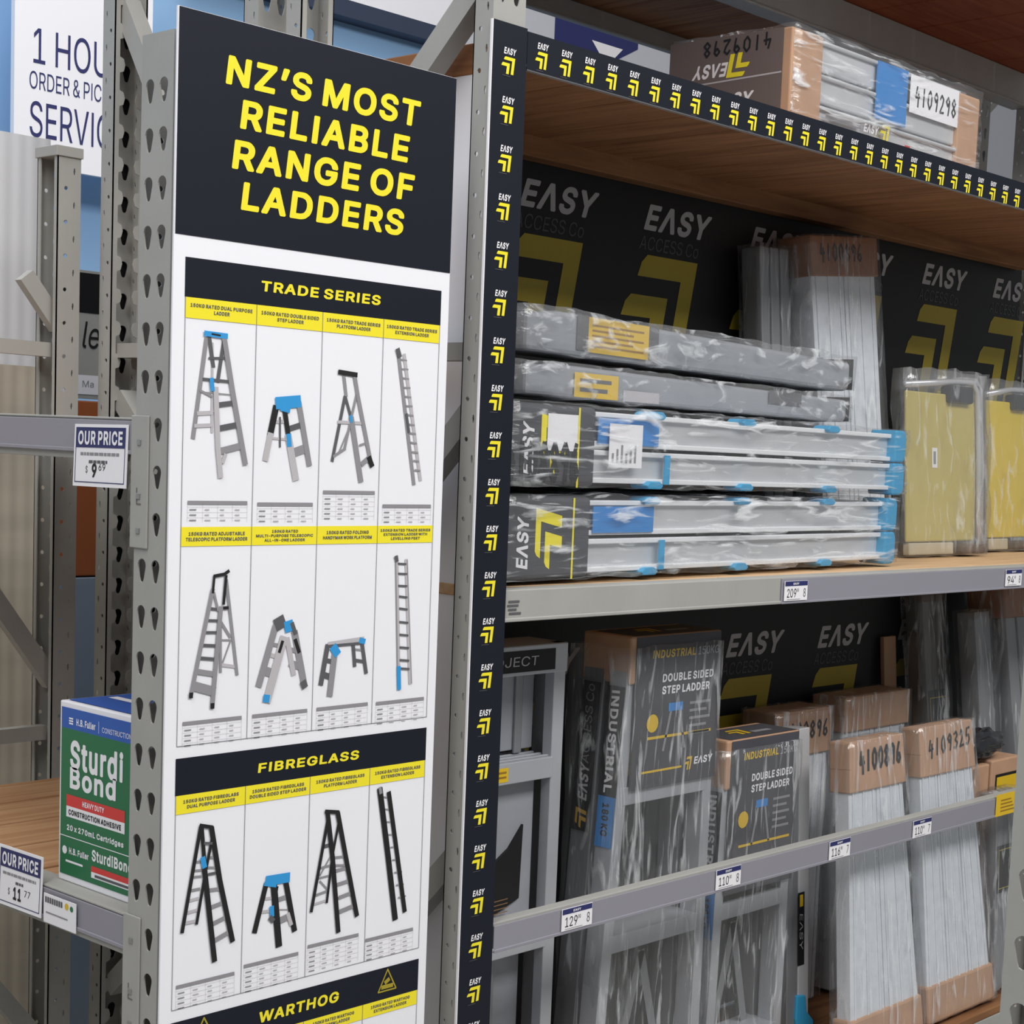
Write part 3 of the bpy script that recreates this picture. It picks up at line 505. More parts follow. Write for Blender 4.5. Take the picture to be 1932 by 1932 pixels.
'S': (223, '46,14 32,30 23,48 19,68 52,68 55,54 61,45 72,34 82,29 91,27 101,26 116,25 129,26 142,30 156,37 166,46 170,54 172,58 173,72 171,82 167,88 158,96 150,102 134,108 96,118 64,130 42,146 30,162 26,184 29,206 36,224 52,239 68,249 93,256 117,258 138,256 158,250 176,238 189,224 197,208 200,189 169,189 163,206 150,220 134,227 108,229 96,228 84,224 74,218 64,208 59,200 58,186 60,176 63,170 66,166 74,160 91,152 133,140 156,132 168,126 180,119 190,108 198,98 202,86 204,71 201,50 193,32 179,16 162,5 140,-2 116,-4 85,-2 64,5'),
'T': (224, '96,0 96,226 16,226 16,254 208,254 208,226 128,226 128,0'),
'U': (258, '58,21 42,40 32,64 30,85 30,254 62,254 62,87 64,72 70,58 81,43 94,34 110,28 126,26 150,28 166,34 180,45 188,58 194,72 196,87 196,254 229,254 229,85 226,62 216,40 200,20 182,8 154,-2 126,-4 100,-1 76,8'),
'V': (240, '102,0 8,254 42,254 96,102 102,84 106,74 120,28 121,28 122,29 134,72 140,88 196,254 231,254 140,0'),
'W': (343, '78,0 8,254 41,254 42,253 83,95 88,74 96,32 97,32 100,46 113,103 153,254 190,254 190,253 230,103 246,32 247,32 249,48 262,103 302,253 302,254 335,254 265,0 228,0 228,1 184,160 172,218 166,196 164,178 116,1 115,0'),
'X': (237, '9,0 100,130 98,134 15,254 52,254 102,182 118,152 120,152 124,161 138,184 187,254 223,254 138,132 138,130 228,0 191,0 147,63 133,85 129,90 119,108 118,108 113,98 108,92 89,62 46,0'),
'Y': (236, '102,0 102,104 8,254 46,254 47,253 104,160 118,132 119,132 140,172 190,253 191,254 228,254 134,104 134,0'),
'Z': (219, '21,0 21,24 137,194 162,227 147,226 20,226 20,254 198,254 198,230 87,69 76,52 58,28 96,28 104,29 200,29 200,0'),
'0': (226, '66,12 47,30 34,56 29,76 25,100 24,120 25,154 29,178 35,198 48,224 52,228 61,238 66,242 86,254 112,258 138,254 160,242 179,224 192,198 198,178 202,150 203,124 198,79 192,56 179,30 170,22 166,16 162,12 140,0 116,-3 89,0 84,1|80,39 84,35 98,28 114,25 132,28 144,36 157,52 164,70 170,96 172,123 170,158 166,181 158,202 147,216 142,220 130,228 112,230 96,227 83,219 70,204 63,186 56,158 55,134 56,96 62,73 70,52'),
'1': (226, '38,0 38,27 106,27 106,224 101,222 44,179 43,213 98,254 138,254 138,27 195,27 195,0'),
'2': (226, '32,0 32,24 117,114 130,130 141,140 156,164 159,174 160,183 160,195 158,201 154,210 145,219 136,224 126,228 110,230 98,228 86,224 73,212 69,208 65,196 64,181 33,181 35,202 43,222 56,238 72,248 90,255 110,258 132,256 139,254 154,248 168,238 182,222 188,206 191,188 189,171 180,146 168,128 153,110 76,30 76,28 195,28 195,0'),
'3': (226, '50,14 34,30 32,34 26,46 22,66 55,66 57,54 62,44 72,34 94,26 113,25 125,26 136,29 148,36 157,46 163,58 165,74 163,86 158,98 149,110 138,117 118,122 104,124 78,124 78,150 144,224 144,226 35,226 35,254 186,254 186,230 110,144 133,144 154,138 171,128 185,112 194,94 196,74 194,50 185,32 171,17 154,6 134,-1 112,-3 86,-1 66,5'),
'4': (226, '20,53 20,80 122,254 155,254 54,84 54,81 141,81 141,159 171,159 171,81 207,81 207,53 171,53 171,0 141,0 141,53'),
'5': (226, '55,15 41,30 33,46 30,65 61,65 64,54 68,44 78,36 88,30 98,26 113,25 126,27 138,32 150,42 157,52 160,60 162,68 164,83 162,98 157,112 150,120 138,131 124,137 113,138 95,137 84,134 74,130 64,123 34,126 48,254 183,254 183,226 75,226 67,151 68,151 78,158 100,166 117,167 132,165 148,160 162,153 167,148 174,142 182,130 189,116 194,100 195,79 193,58 184,38 172,22 167,18 154,8 134,-1 114,-3 88,-1 70,6'),
'6': (226, '57,18 42,36 34,58 32,84 34,101 40,120 54,146 125,253 126,254 161,254 86,146 98,153 106,156 120,157 136,156 141,154 158,147 174,134 185,120 192,98 194,82 192,59 192,54 184,36 173,22 156,7 132,-2 110,-3 90,-1 70,7|76,42 88,30 98,26 112,24 129,26 140,31 144,36 150,42 158,52 162,64 164,77 162,92 161,98 157,108 150,116 138,126 128,131 115,133 97,130 86,126 79,120 68,106 64,94 62,81 64,62 69,50'),
'7': (226, '48,0 156,210 162,224 162,226 31,226 31,254 195,254 195,224 82,0'),
'8': (226, '51,16 37,30 29,48 26,66 28,84 33,98 40,110 53,122 62,128 75,132 76,133 60,140 46,154 38,170 35,192 38,210 45,226 58,240 74,250 94,256 116,258 134,256 152,250 168,240 181,226 188,210 191,192 189,176 188,170 180,154 168,141 150,134 150,132 164,128 176,122 186,110 194,98 199,84 200,72 198,50 196,44 189,30 175,16 158,6 138,-1 116,-3 88,-1 68,6|64,46 74,36 80,32 84,30 96,26 109,25 130,26 145,32 152,36 161,46 167,56 168,60 168,72 167,84 161,94 155,102 151,106 140,112 128,116 115,118 98,116 86,112 75,106 65,94 59,84 58,72 58,60 59,56|76,160 88,150 100,146 110,145 123,146 138,150 146,157 154,164 158,178 160,186 158,198 154,210 150,214 138,225 123,230 110,230 100,229 90,226 82,220 72,210 68,200 66,190 68,176 72,166'),
'9': (226, '65,0 138,106 128,100 116,98 107,97 89,100 68,107 51,121 40,134 34,157 32,174 34,195 34,200 42,218 54,234 70,247 93,256 115,258 136,255 156,247 169,236 184,218 192,198 194,170 192,154 186,134 175,112 159,85 101,1 100,0|76,138 86,129 98,123 110,122 128,123 140,129 147,135 158,148 162,160 164,173 162,190 158,204 151,214 138,224 128,228 115,230 97,228 86,223 79,217 68,204 64,192 63,180 64,160 69,148'),
'a': (194, '35,10 24,22 22,24 17,36 15,52 17,70 22,80 28,89 38,97 51,102 78,108 118,113 132,116 136,122 138,126 138,131 137,140 129,155 120,161 111,164 101,165 88,164 74,161 62,153 54,144 50,137 20,146 29,162 40,174 52,182 66,188 80,191 110,192 120,190 130,186 144,180 151,174 162,160 167,146 168,140 168,0 138,0 138,26 136,26 132,18 129,15 118,6 108,1 96,-3 84,-4 62,-3 46,2|50,36 58,30 64,26 77,24 89,23 102,24 114,29 126,39 132,46 136,55 138,68 138,95 134,92 124,89 98,86 76,82 58,75 51,69 47,62 46,54 46,46 47,42'),
'b': (212, '26,0 26,254 57,254 57,160 60,161 63,166 76,180 90,188 98,191 102,192 117,192 138,189 156,180 167,170 170,168 174,165 186,146 193,123 195,98 193,65 186,42 174,24 158,8 140,0 128,-2 111,-4 98,-3 86,2 76,8 72,12 63,22 59,29 56,29 56,0|70,44 82,32 94,26 108,23 126,26 140,32 150,44 158,58 163,74 164,100 163,115 158,132 150,146 145,151 140,156 126,163 108,165 92,162 82,156 70,144 62,130 58,115 56,98 58,74 63,58'),
'c': (198, '44,20 40,24 28,44 20,66 17,92 20,122 28,146 40,164 58,180 78,189 102,192 114,192 130,189 144,183 154,178 158,174 170,162 176,150 181,138 151,131 149,138 143,148 136,155 126,160 120,162 106,165 86,162 74,156 62,144 56,132 54,128 50,113 48,92 50,74 54,60 60,48 62,44 74,32 84,27 88,26 106,23 114,24 128,28 138,36 146,44 152,59 181,51 178,40 171,28 161,17 142,4 120,-2 108,-4 78,-1 58,8 54,12'),
'd': (212, '48,16 39,24 27,42 20,65 17,96 20,123 27,146 39,165 56,180 74,189 96,192 114,191 128,186 140,176 146,172 152,161 155,160 155,254 186,254 186,0 156,0 156,29 153,29 152,28 149,22 135,7 126,2 114,-3 96,-4 74,-1 56,8 48,16|62,44 74,32 77,30 86,26 100,23 118,26 130,31 142,42 150,59 154,74 156,98 154,115 150,132 142,146 137,151 132,156 118,163 100,165 86,163 72,156 62,146 54,130 50,115 48,98 50,78 54,59'),
'e': (202, '44,20 40,24 28,42 20,66 17,91 20,122 28,146 40,164 58,180 75,188 80,190 101,192 119,191 134,187 148,180 158,172 170,158 180,140 184,118 186,100 186,85 48,85 50,72 55,52 63,41 76,31 90,25 109,23 128,26 144,38 149,44 153,53 182,45 177,32 170,22 156,10 142,2 126,-3 120,-4 104,-4 80,-1 58,8 54,12|48,110 154,110 153,120 149,134 141,148 132,157 118,163 101,165 84,162 72,157 61,146 54,136 50,122'),
'f': (127, '40,0 40,164 3,164 3,190 40,190 40,218 42,232 48,242 58,253 68,259 80,264 90,265 104,265 120,260 121,259 114,234 104,237 96,237 84,235 76,230 72,222 71,212 71,190 114,190 114,164 71,164 71,0'),
'g': (212, '42,-56 32,-46 25,-35 50,-20 58,-30 68,-39 76,-44 88,-48 105,-49 122,-46 140,-38 152,-22 156,-4 156,34 153,34 143,20 136,14 128,8 115,4 99,2 74,6 56,13 44,24 39,28 28,44 20,70 17,98 20,124 27,148 39,165 56,180 76,189 96,192 110,192 118,190 126,186 138,180 150,166 154,160 157,159 157,190 186,190 186,-6 183,-28 175,-46 162,-60 146,-68 126,-73 106,-75 83,-74 68,-70 52,-63|61,49 72,38 76,36 86,32 100,30 120,32 132,38 142,48 150,60 155,76 156,101 155,116 152,128 150,134 142,146 132,156 120,163 100,165 84,162 74,156 62,144 54,130 50,116 48,98 50,77 54,62'),
'h': (205, '26,0 26,254 57,254 57,156 62,166 76,182 96,190 112,192 132,190 148,184 160,176 170,160 178,140 179,123 179,0 148,0 148,120 145,138 137,151 133,154 124,161 106,165 94,164 80,159 69,149 62,140 58,130 57,117 57,0'),
'i': (83, '26,0 26,190 57,190 57,0|28,226 22,234 21,240 22,250 26,255 34,260 41,262 50,260 56,256 62,250 63,244 62,234 58,228 50,223 43,221 34,223'),
'l': (94, '38,9 29,24 26,40 26,254 57,254 57,46 58,37 60,31 64,27 71,26 82,26 85,27 90,1 76,-1 68,-1 52,2'),
'm': (305, '26,0 26,190 56,190 56,154 59,162 65,172 76,182 86,188 101,192 112,193 130,190 143,181 154,166 158,153 161,160 168,171 178,182 190,188 204,192 220,193 235,191 250,186 260,178 270,164 276,146 278,130 278,0 248,0 248,128 246,144 245,146 238,154 234,158 224,163 211,165 196,164 186,160 178,152 173,146 169,136 168,126 168,0 137,0 137,131 136,136 134,144 125,157 116,163 102,165 88,164 78,160 71,155 63,146 58,134 57,122 57,0'),
'n': (205, '26,0 26,190 56,190 56,154 62,166 76,182 96,190 112,192 132,190 148,184 158,176 170,160 176,143 179,122 179,0 148,0 148,120 145,138 137,151 133,154 124,161 106,165 94,164 80,159 69,149 62,140 58,130 57,117 57,0'),
'o': (207, '44,20 40,24 28,44 20,66 17,92 20,122 28,146 40,164 58,180 78,189 102,192 130,188 150,180 164,168 168,164 180,146 188,123 191,96 188,66 180,44 168,24 148,7 128,-1 106,-4 78,-1 58,8 54,12|62,44 74,32 84,27 102,23 122,26 136,33 146,44 154,60 158,74 160,92 158,110 154,128 146,144 136,155 122,162 102,165 84,161 74,156 62,144 54,128 50,113 48,96 50,74 54,60'),
'r': (129, '26,0 26,190 56,190 56,160 58,160 64,172 76,184 92,190 105,192 122,192 122,161 110,163 102,163 90,161 80,158 70,152 63,142 58,132 57,121 57,0'),
's': (182, '36,14 30,20 23,32 18,46 19,48 47,53 53,40 62,30 74,25 93,23 108,25 122,31 131,40 134,52 132,60 128,67 118,74 105,78 76,84 52,92 36,104 27,118 23,136 26,152 33,166 44,178 47,180 58,185 76,190 92,192 113,191 126,186 140,179 149,170 157,158 162,146 161,144 134,139 129,150 120,158 110,164 92,166 78,164 66,158 57,150 54,138 56,128 62,122 72,116 87,110 114,106 136,98 154,85 162,72 166,54 163,36 156,24 144,11 130,3 113,-2 94,-4 71,-3 63,0 56,2 42,9'),
't': (113, '47,10 36,26 32,45 32,164 3,164 3,190 32,190 32,236 63,236 63,190 102,190 102,164 63,164 63,46 64,38 68,32 74,26 87,25 101,27 107,1 92,-2 82,-2 64,0 62,1'),
'u': (205, '46,14 34,30 28,50 26,66 26,190 57,190 57,70 60,52 69,36 82,28 98,25 114,27 126,31 132,36 142,48 146,60 148,74 148,190 179,190 179,0 149,0 149,35 143,22 128,8 110,0 92,-3 72,-1 56,5'),
'w': (283, '69,0 11,190 44,190 44,189 72,90 85,34 98,91 126,190 158,190 158,189 185,93 192,62 198,34 199,34 206,69 212,87 240,189 240,190 272,190 215,0 184,0 184,1 156,96 142,154 141,154 128,98 122,78 100,1 99,0'),
'&': (223, '40,16 27,30 20,48 17,66 19,82 24,96 32,106 44,120 68,138 51,158 44,172 39,184 38,201 40,216 44,228 56,242 68,250 84,256 102,257 118,255 134,249 144,242 154,230 160,218 162,199 160,185 158,180 147,163 128,146 110,132 163,68 168,76 173,92 174,112 204,112 202,92 198,73 192,58 184,44 184,43 219,0 182,0 164,22 154,12 136,3 118,-2 103,-3 74,-1 56,6|60,36 72,29 78,26 84,24 98,23 112,25 126,30 140,37 146,43 88,114 86,116 66,100 55,88 50,78 48,68 50,54 55,44|90,155 118,176 127,186 130,194 131,204 129,214 124,222 114,228 99,230 84,227 78,223 73,216 68,206 68,197 69,190 78,172'),
'$': (223, '46,14 32,30 23,48 19,68 52,68 55,54 61,45 72,34 84,28 96,26 101,26 101,118 64,130 42,146 30,162 30,164 26,184 29,206 36,224 52,239 68,249 90,256 101,257 101,292 122,292 122,258 138,256 158,250 176,238 189,224 197,208 200,190 200,189 169,189 163,206 150,220 134,227 122,228 122,142 133,140 156,132 168,126 180,119 190,108 198,98 202,83 204,68 201,50 193,32 190,28 179,16 162,5 140,-2 122,-3 122,-37 101,-37 101,-3 85,-2 74,2 64,5|122,26 129,26 144,30 156,37 166,46 171,56 173,68 171,82 167,88 158,96 150,102 138,106 122,111|64,168 74,160 82,155 101,148 101,228 96,228 82,223 74,218 64,208 59,200 58,186 60,176'),
'x': (189, '10,0 78,97 14,190 50,190 74,154 80,141 90,128 96,117 108,140 141,190 176,190 116,103 112,95 179,0 143,0 114,44 94,78 75,44 46,0'),
'’': (88, '26,159 41,254 75,254 49,159'),
'Λ': (240, '8,0 100,254 138,254 231,0 198,0 144,150 139,164 120,227 118,225 114,208 96,152 44,0'),
'.': (94, '32,3 26,12 25,18 26,30 30,36 38,42 46,43 56,42 63,38 69,30 71,21 69,12 65,5 56,-1 50,-2 38,-1'),
'+': (226, '99,17 99,86 31,86 31,113 99,113 99,182 128,182 128,113 195,113 195,86 128,86 128,17'),
'-': (226, '57,94 57,122 168,122 168,94')}}
PIC=[[('g',62,(500,16670),(330,15440)),('l',34,(590,16620),(610,15520)),('d',57,(540,16690),(610,16330)),('d',53,(760,16650),(680,16150)),('l',18,(380,15760),(630,15780)),('l',44,(390,15740),(610,15760)),('l',46,(350,15590),(610,15610)),('d',31,(540,16430),(810,16450)),('d',37,(460,16170),(890,16160)),('g',15,(420,16010),(890,16000)),('g',26,(420,16030),(600,15960)),('d',63,(670,15860),(930,15900)),('d',72,(700,15570),(1000,15630)),('g',84,(740,15290),(1070,15370)),('g',43,(1060,15370),(1110,15160)),('l',52,(780,15150),(820,15250)),('g',74,(760,16700),(910,16030),(1130,15140)),('l',75,(650,16070),(700,15340),(750,14970)),('b',68,(470,16730),(800,16720)),('k',23,(570,16730),(700,16720)),('b',61,(580,16180),(600,16040))],[('l',45,(1600,15690),(1730,15700)),('l',31,(1510,15480),(1800,15470)),('d',30,(1670,15750),(1680,15370)),('d',75,(1830,15610),(2030,15670)),('g',116,(1870,15290),(2120,15370)),('k',98,(1600,15880),(1520,15530)),('l',89,(1520,15530),(1450,15200)),('k',76,(1740,15850),(1810,15520)),('l',105,(1810,15520),(1950,14960)),('g',83,(1970,15950),(2170,15150)),('b',158,(1620,15930),(1970,15970)),('b',95,(1690,15880),(1810,15860)),('b',74,(1810,15530),(1830,15390))],[('g',55,(2720,16350),(2770,16080)),('d',52,(2750,16070),(2560,15210)),('d',47,(2760,16060),(2870,15790)),('g',41,(2950,16100),(2870,15790),(2770,15380)),('l',43,(2640,15730),(3070,15730)),('g',40,(2580,15270),(2780,15380)),('g',25,(2680,15340),(2820,15620)),('g',31,(3030,15430),(3160,15470)),('g',74,(3080,15180),(3220,15280)),('g',85,(2870,15790),(3070,14950)),('g',63,(2910,16340),(2970,16100),(3250,15170)),('k',81,(3200,15270),(3260,15160)),('k',65,(2630,16390),(2940,16370)),('b',44,(2850,15820),(2870,15740))],[('g',63,(3670,16760),(4050,14920)),('l',58,(3790,16700),(4170,14980)),('g',22,(3720,16630),(3840,16620)),('g',22,(3740,16500),(3870,16500)),('g',22,(3770,16380),(3890,16370)),('g',22,(3800,16250),(3920,16250)),('g',22,(3830,16130),(3940,16120)),('g',22,(3850,16000),(3970,16000)),('g',22,(3880,15880),(3990,15870)),('g',22,(3910,15750),(4020,15740)),('g',22,(3940,15630),(4050,15620)),('g',23,(3960,15500),(4070,15490)),('g',23,(3990,15370),(4100,15360)),('g',23,(4020,15250),(4120,15240)),('g',23,(4050,15120),(4150,15110)),('d',78,(3660,16760),(3700,16670)),('d',41,(3860,15890),(3920,15640))],[('g',42,(810,13130),(960,12930)),('g',23,(970,12890),(840,12580)),('g',24,(800,12900),(970,12890)),('l',43,(840,12580),(1070,12540)),('g',48,(880,13660),(1080,12440)),('g',39,(800,13250),(820,12490)),('d',37,(640,13310),(780,13290)),('d',35,(610,13160),(770,13150)),('d',35,(570,13010),(770,13000)),('d',40,(530,12850),(760,12830)),('d',42,(500,12690),(740,12660)),('g',67,(470,12520),(730,12470)),('g',119,(420,12340),(720,12250)),('g',33,(690,13510),(760,13280)),('g',60,(670,13550),(370,12210)),('g',67,(800,13320),(700,12050)),('k',36,(690,13730),(670,13510)),('k',42,(870,13720),(840,13360)),('k',43,(690,13720),(840,13740),(910,13780)),('k',41,(840,13310),(910,13310)),('k',58,(370,12250),(370,12200)),('k',57,(700,12090),(700,12040))],[('g',51,(1670,12790),(1790,12770)),('l',57,(1570,12670),(1720,12630)),('g',119,(1480,12470),(1610,12430)),('g',59,(1910,12720),(2070,12680)),('g',95,(1940,12530),(2120,12470)),('l',79,(1880,12860),(2000,12380)),('g',102,(2000,12940),(2190,12210)),('g',102,(1680,13030),(1430,12270)),('l',131,(1820,12870),(1570,12060)),('d',179,(1730,13120),(1770,13030)),('b',147,(1890,13070),(1910,12980)),('d',65,(1950,13060),(2010,12920)),('k',47,(1800,12830),(1750,12690)),('k',54,(2010,12840),(2080,12670)),('b',105,(1560,12120),(1550,12060)),('d',102,(2160,12260),(2190,12200))],[('d',62,(2540,12530),(2690,12500)),('d',84,(2500,12340),(2660,12290)),('g',29,(3040,12650),(3200,12630)),('d',47,(3050,12500),(3220,12470)),('d',60,(3020,12730),(3060,12420)),('d',63,(3180,12730),(3270,12310)),('d',81,(2570,12730),(2470,12210)),('g',101,(2700,12640),(2630,12050)),('l',76,(2590,12740),(3200,12780)),('d',37,(2540,12720),(3170,12730)),('b',127,(2670,12700),(2740,12610)),('b',77,(3140,12770),(3220,12750))],[('l',66,(3770,13910),(3890,12050)),('l',55,(3950,13860),(4100,12100)),('g',22,(3750,13900),(3870,12050)),('g',17,(3970,13860),(4130,12100)),('d',29,(3800,13810),(3950,13800)),('d',29,(3810,13670),(3970,13660)),('d',29,(3820,13500),(3980,13490)),('d',29,(3840,13350),(3990,13330)),('d',29,(3850,13180),(4000,13160)),('d',29,(3860,12990),(4020,12970)),('d',29,(3870,12810),(4030,12790)),('d',29,(3880,12630),(4050,12610)),('d',29,(3890,12450),(4060,12430)),('d',29,(3900,12330),(4070,12310)),('b',72,(3870,12350),(3890,12040)),('d',62,(3750,13910),(3770,13850))],[('g',33,(470,10070),(610,10060)),('g',31,(460,9960),(590,9950)),('g',31,(450,9880),(590,9870)),('g',38,(420,9710),(570,9710)),('l',39,(400,9580),(550,9590)),('l',41,(390,9430),(530,9440)),('l',44,(350,9300),(520,9300)),('g',34,(680,10100),(800,10090)),('g',29,(690,9970),(820,9950)),('d',37,(700,9880),(850,9880)),('g',47,(710,9670),(890,9660)),('g',55,(760,9440),(950,9470)),('g',58,(800,9220),(1000,9270)),('g',65,(820,8990),(1050,9060)),('k',44,(740,10330),(650,9910),(530,9260)),('k',55,(560,10510),(310,9190)),('k',77,(730,10480),(880,9760),(1100,8930)),('k',57,(580,10500),(640,9970)),('k',80,(630,9980),(820,8720)),('k',49,(550,10540),(740,10490)),('d',35,(620,10300),(740,10280)),('b',77,(600,10110),(630,9990))],[('l',40,(1620,9400),(1750,9390)),('l',43,(1550,9230),(1710,9220)),('g',66,(1850,9350),(2010,9370)),('g',96,(1890,9060),(2090,9100)),('g',14,(1870,9210),(2050,9180)),('k',40,(1820,9530),(1740,9100)),('k',82,(1630,9590),(1460,8980)),('k',108,(1760,9570),(1870,8720)),('k',86,(1950,9620),(2130,8880)),('l',60,(2010,9130),(2070,8970)),('b',136,(1650,9640),(2000,9630)),('b',63,(1610,9610),(1790,9560)),('b',75,(1730,9270),(1740,9150)),('d',75,(1710,9130),(1760,9080))],[('d',54,(2600,9960),(2750,9970)),('g',34,(2570,9670),(2740,9680)),('g',29,(2520,9530),(2720,9540)),('g',37,(2480,9300),(2700,9330)),('l',35,(2460,9180),(2690,9200)),('g',26,(2730,9810),(2550,9570)),('g',25,(2550,9490),(2680,9360)),('g',34,(2790,9780),(2950,9770)),('g',31,(2800,9670),(3010,9640)),('g',46,(2830,9590),(3020,9600)),('g',53,(2860,9390),(3070,9410)),('g',54,(2900,9200),(3110,9230)),('g',61,(2920,9000),(3180,9040)),('k',41,(2850,10250),(2760,9820),(2680,9170)),('k',53,(2660,10340),(2410,9090)),('k',78,(2650,10420),(2760,9790),(2900,8720)),('k',77,(2830,10400),(3000,9750),(3230,8890)),('k',54,(2610,10450),(2840,10410))],[('g',22,(3650,10520),(3790,10490)),('g',21,(3690,10340),(3840,10310)),('g',20,(3740,10150),(3880,10130)),('g',19,(3780,9960),(3920,9940)),('g',20,(3830,9770),(3970,9760)),('g',21,(3870,9580),(4010,9570)),('g',22,(3920,9390),(4060,9380)),('g',23,(3960,9200),(4100,9190)),('g',24,(4010,9010),(4150,9010)),('k',99,(3590,10640),(3780,9680),(3960,8710)),('k',77,(3760,10570),(3950,9690),(4140,8790)),('g',54,(3590,10660),(3610,10580))]]

# ------------------------------------------------------------------ room shell
b = MB(); b.box(front(-5, 3.2, 0), 0, 0, -.1, 14, 6.5, 0, BLUEP); struct(b, 'wall_back')
b = MB(); b.box(Fr((-5, -5, 0), X, Y), 0, 0, -.1, 14, 10, 0, CONC); struct(b, 'floor')

# ------------------------------------------------------------------ upright frames
def upright_frame(name, label, parts, braces, group='upright frames of the racking'):
    t = thing(name, label, 'upright frame', group)
    for F, z0, z1, d, tabs, cap in parts:
        o = upright_mesh(F, z0, z1, 1.9675, 0.066, d, tabs).build('upright', t)
        if tabs:
            S_ = Fr(F.p(.066, 0, -.036), F.n, F.v)
            for zz in (1.776, 1.537, 1.301, 1.066, .52):
                q = MB(); q.rect(S_, .012, zz - .010, .027, zz + .009, .0008, PAPER); q.rect(S_, .0155, zz - .006, .0235, zz - .002, .0012, INKG); q.rect(S_, .016, zz + .001, .021, zz + .004, .0012, INKL); q.build('height_sticker', o)
        if cap:
            c = MB(); c.box(F, -.003, z1 - z0 - .014, -d - .006, .069, z1 - z0 + .004, .003, GREY); c.build('end_cap', o, .001)
    for p, q, w, th in braces:
        brace_bar(p, q, w, th).build('brace', t)
    return t

# left run: frames stand across (depth along X)
upright_frame('upright_frame', 'grey slotted end frame behind the ladder range poster', [
    (side(0, 0.066, 0), 0, 2.03, .044, False, False),
    (Fr((0.462, 0.0, 0), Y, Z), 0, 2.03, .044, False, False)],
    [((.045, .03, 1.70), (.417, .03, 1.70), .03, .02), ((.045, .03, 1.0), (.417, .03, 1.0), .03, .02), ((.045, .03, .45), (.417, .03, .95), .03, .02)])
upright_frame('upright_frame', 'grey capped frame in front of the white sheets, far end of the left bay', [
    (side(0, 1.006, 0), 0, 2.03, .044, False, False),
    (Fr((0.462, 0.94, 0), Y, Z), 0, 2.035, .044, False, True)],
    [((.045, .972, 1.689), (.42, .972, 1.686), .025, .02), ((.372, .972, 1.812), (.44, .972, 1.728), .03, .02),
     ((.045, .972, 1.0), (.42, .972, 1.0), .026, .02), ((.045, .972, 1.62), (.435, .972, 1.09), .032, .02), ((.045, .972, .90), (.435, .972, .40), .032, .02)])
t = thing('shelf_deck', 'timber deck of the upper left shelf, level with the eye', 'shelf deck')
for i in range(6):
    m = MB(); m.box(Fr((.045, .072 + i * .1385, 1.525), X, Y), 0, 0, 0, .40, .1335, .022, WOODD); m.build('deck_board', t, .002)
# ladder run: double sided, frames stand along Y
upright_frame('upright_frame', 'grey end frame carrying the black logo strip, left end of the ladder bay', [
    (front(.535, 0), 0, 3.0, .036, False, False),
    (Fr((.601, .468, 0), -X, Z), 0, 3.0, .036, False, False)],
    [((.567, .03, 1.687), (.567, .44, 1.687), .026, .034), ((.567, .03, 1.607), (.567, .44, 1.20), .036, .034),
     ((.567, .03, .935), (.567, .44, .50), .036, .034), ((.567, .435, 1.86), (.567, .02, 2.245), .036, .034), ((.567, .02, 2.34), (.567, .44, 2.80), .036, .034)])
upright_frame('upright_frame', 'grey punched rear frame between the blue wall and the left bay upright', [
    (front(.535, .541), 0, 3.0, .036, False, False),
    (Fr((.601, .991, 0), -X, Z), 0, 3.0, .036, True, False)],
    [((.567, .575, 1.694), (.567, .955, 1.694), .026, .034), ((.567, .575, 1.25), (.567, .955, 1.61), .036, .034),
     ((.567, .575, 1.71), (.567, .965, 2.31), .036, .034), ((.567, .575, .85), (.567, .955, .5), .036, .034)])
upright_frame('upright_frame', 'dark grey rear frame beyond the wrapped box, right end of the top shelf', [
    (front(2.88, .541), 0, 3.0, .036, False, False),
    (Fr((2.946, .991, 0), -X, Z), 0, 3.0, .036, False, False)],
    [((2.913, .575, 2.40), (2.913, .955, 2.40), .03, .034), ((2.913, .575, 2.44), (2.913, .955, 2.85), .036, .034), ((2.913, .575, 2.0), (2.913, .955, 1.6), .036, .034)])
upright_frame('upright_frame', 'dark rear frame with a cross brace at the far right end of the top shelf', [
    (front(3.22, .541), 0, 3.0, .036, False, False),
    (Fr((3.286, .991, 0), -X, Z), 0, 3.0, .036, False, False)],
    [((3.25, .575, 2.33), (3.25, .955, 2.33), .03, .034), ((3.25, .575, 2.72), (3.25, .955, 2.36), .036, .034)])
upright_frame('upright_frame', 'grey end frame holding the right ends of the ladder bay beams', [
    (front(2.952, 0), 0, 3.0, .036, False, False),
    (Fr((3.018, .468, 0), -X, Z), 0, 3.0, .036, False, False)],
    [((2.985, .03, 1.687), (2.985, .44, 1.687), .026, .034), ((2.985, .03, 1.607), (2.985, .44, 1.20), .036, .034), ((2.985, .03, .935), (2.985, .44, .50), .036, .034)])
t = thing('upright_frame', 'pale grey slotted post standing close by, cut off by the right picture edge', 'upright frame')
upright_mesh(side(.0845, -1.112), 0, 1.9, 1.148, .066, .036).build('upright', t)

# ------------------------------------------------------------------ beams
def connector(F, u0, u1, v0, v1, parent):
    c = MB(); c.box(F, u0, v0, 0.0005, u1, v1, .003, GREY)
    o = c.build('connector_plate', parent, .001)
    r = MB()
    for v in (v1 - .033, v1 - .10, v0 + .022):
        r.box(F, (u0 + u1) / 2 - .004, v - .004, .003, (u0 + u1) / 2 + .004, v + .004, .0045, STEEL)
    r.build('rivet', o, .0015)
    c = MB()
    c.stroke(F, [((u0 + u1) / 2 - .004, v0 + .075), ((u0 + u1) / 2 - .004, v0 + .055), ((u0 + u1) / 2 + .005, v0 + .055)], .0022, .0033, DGREY)
    c.build('stamped_letter', o)

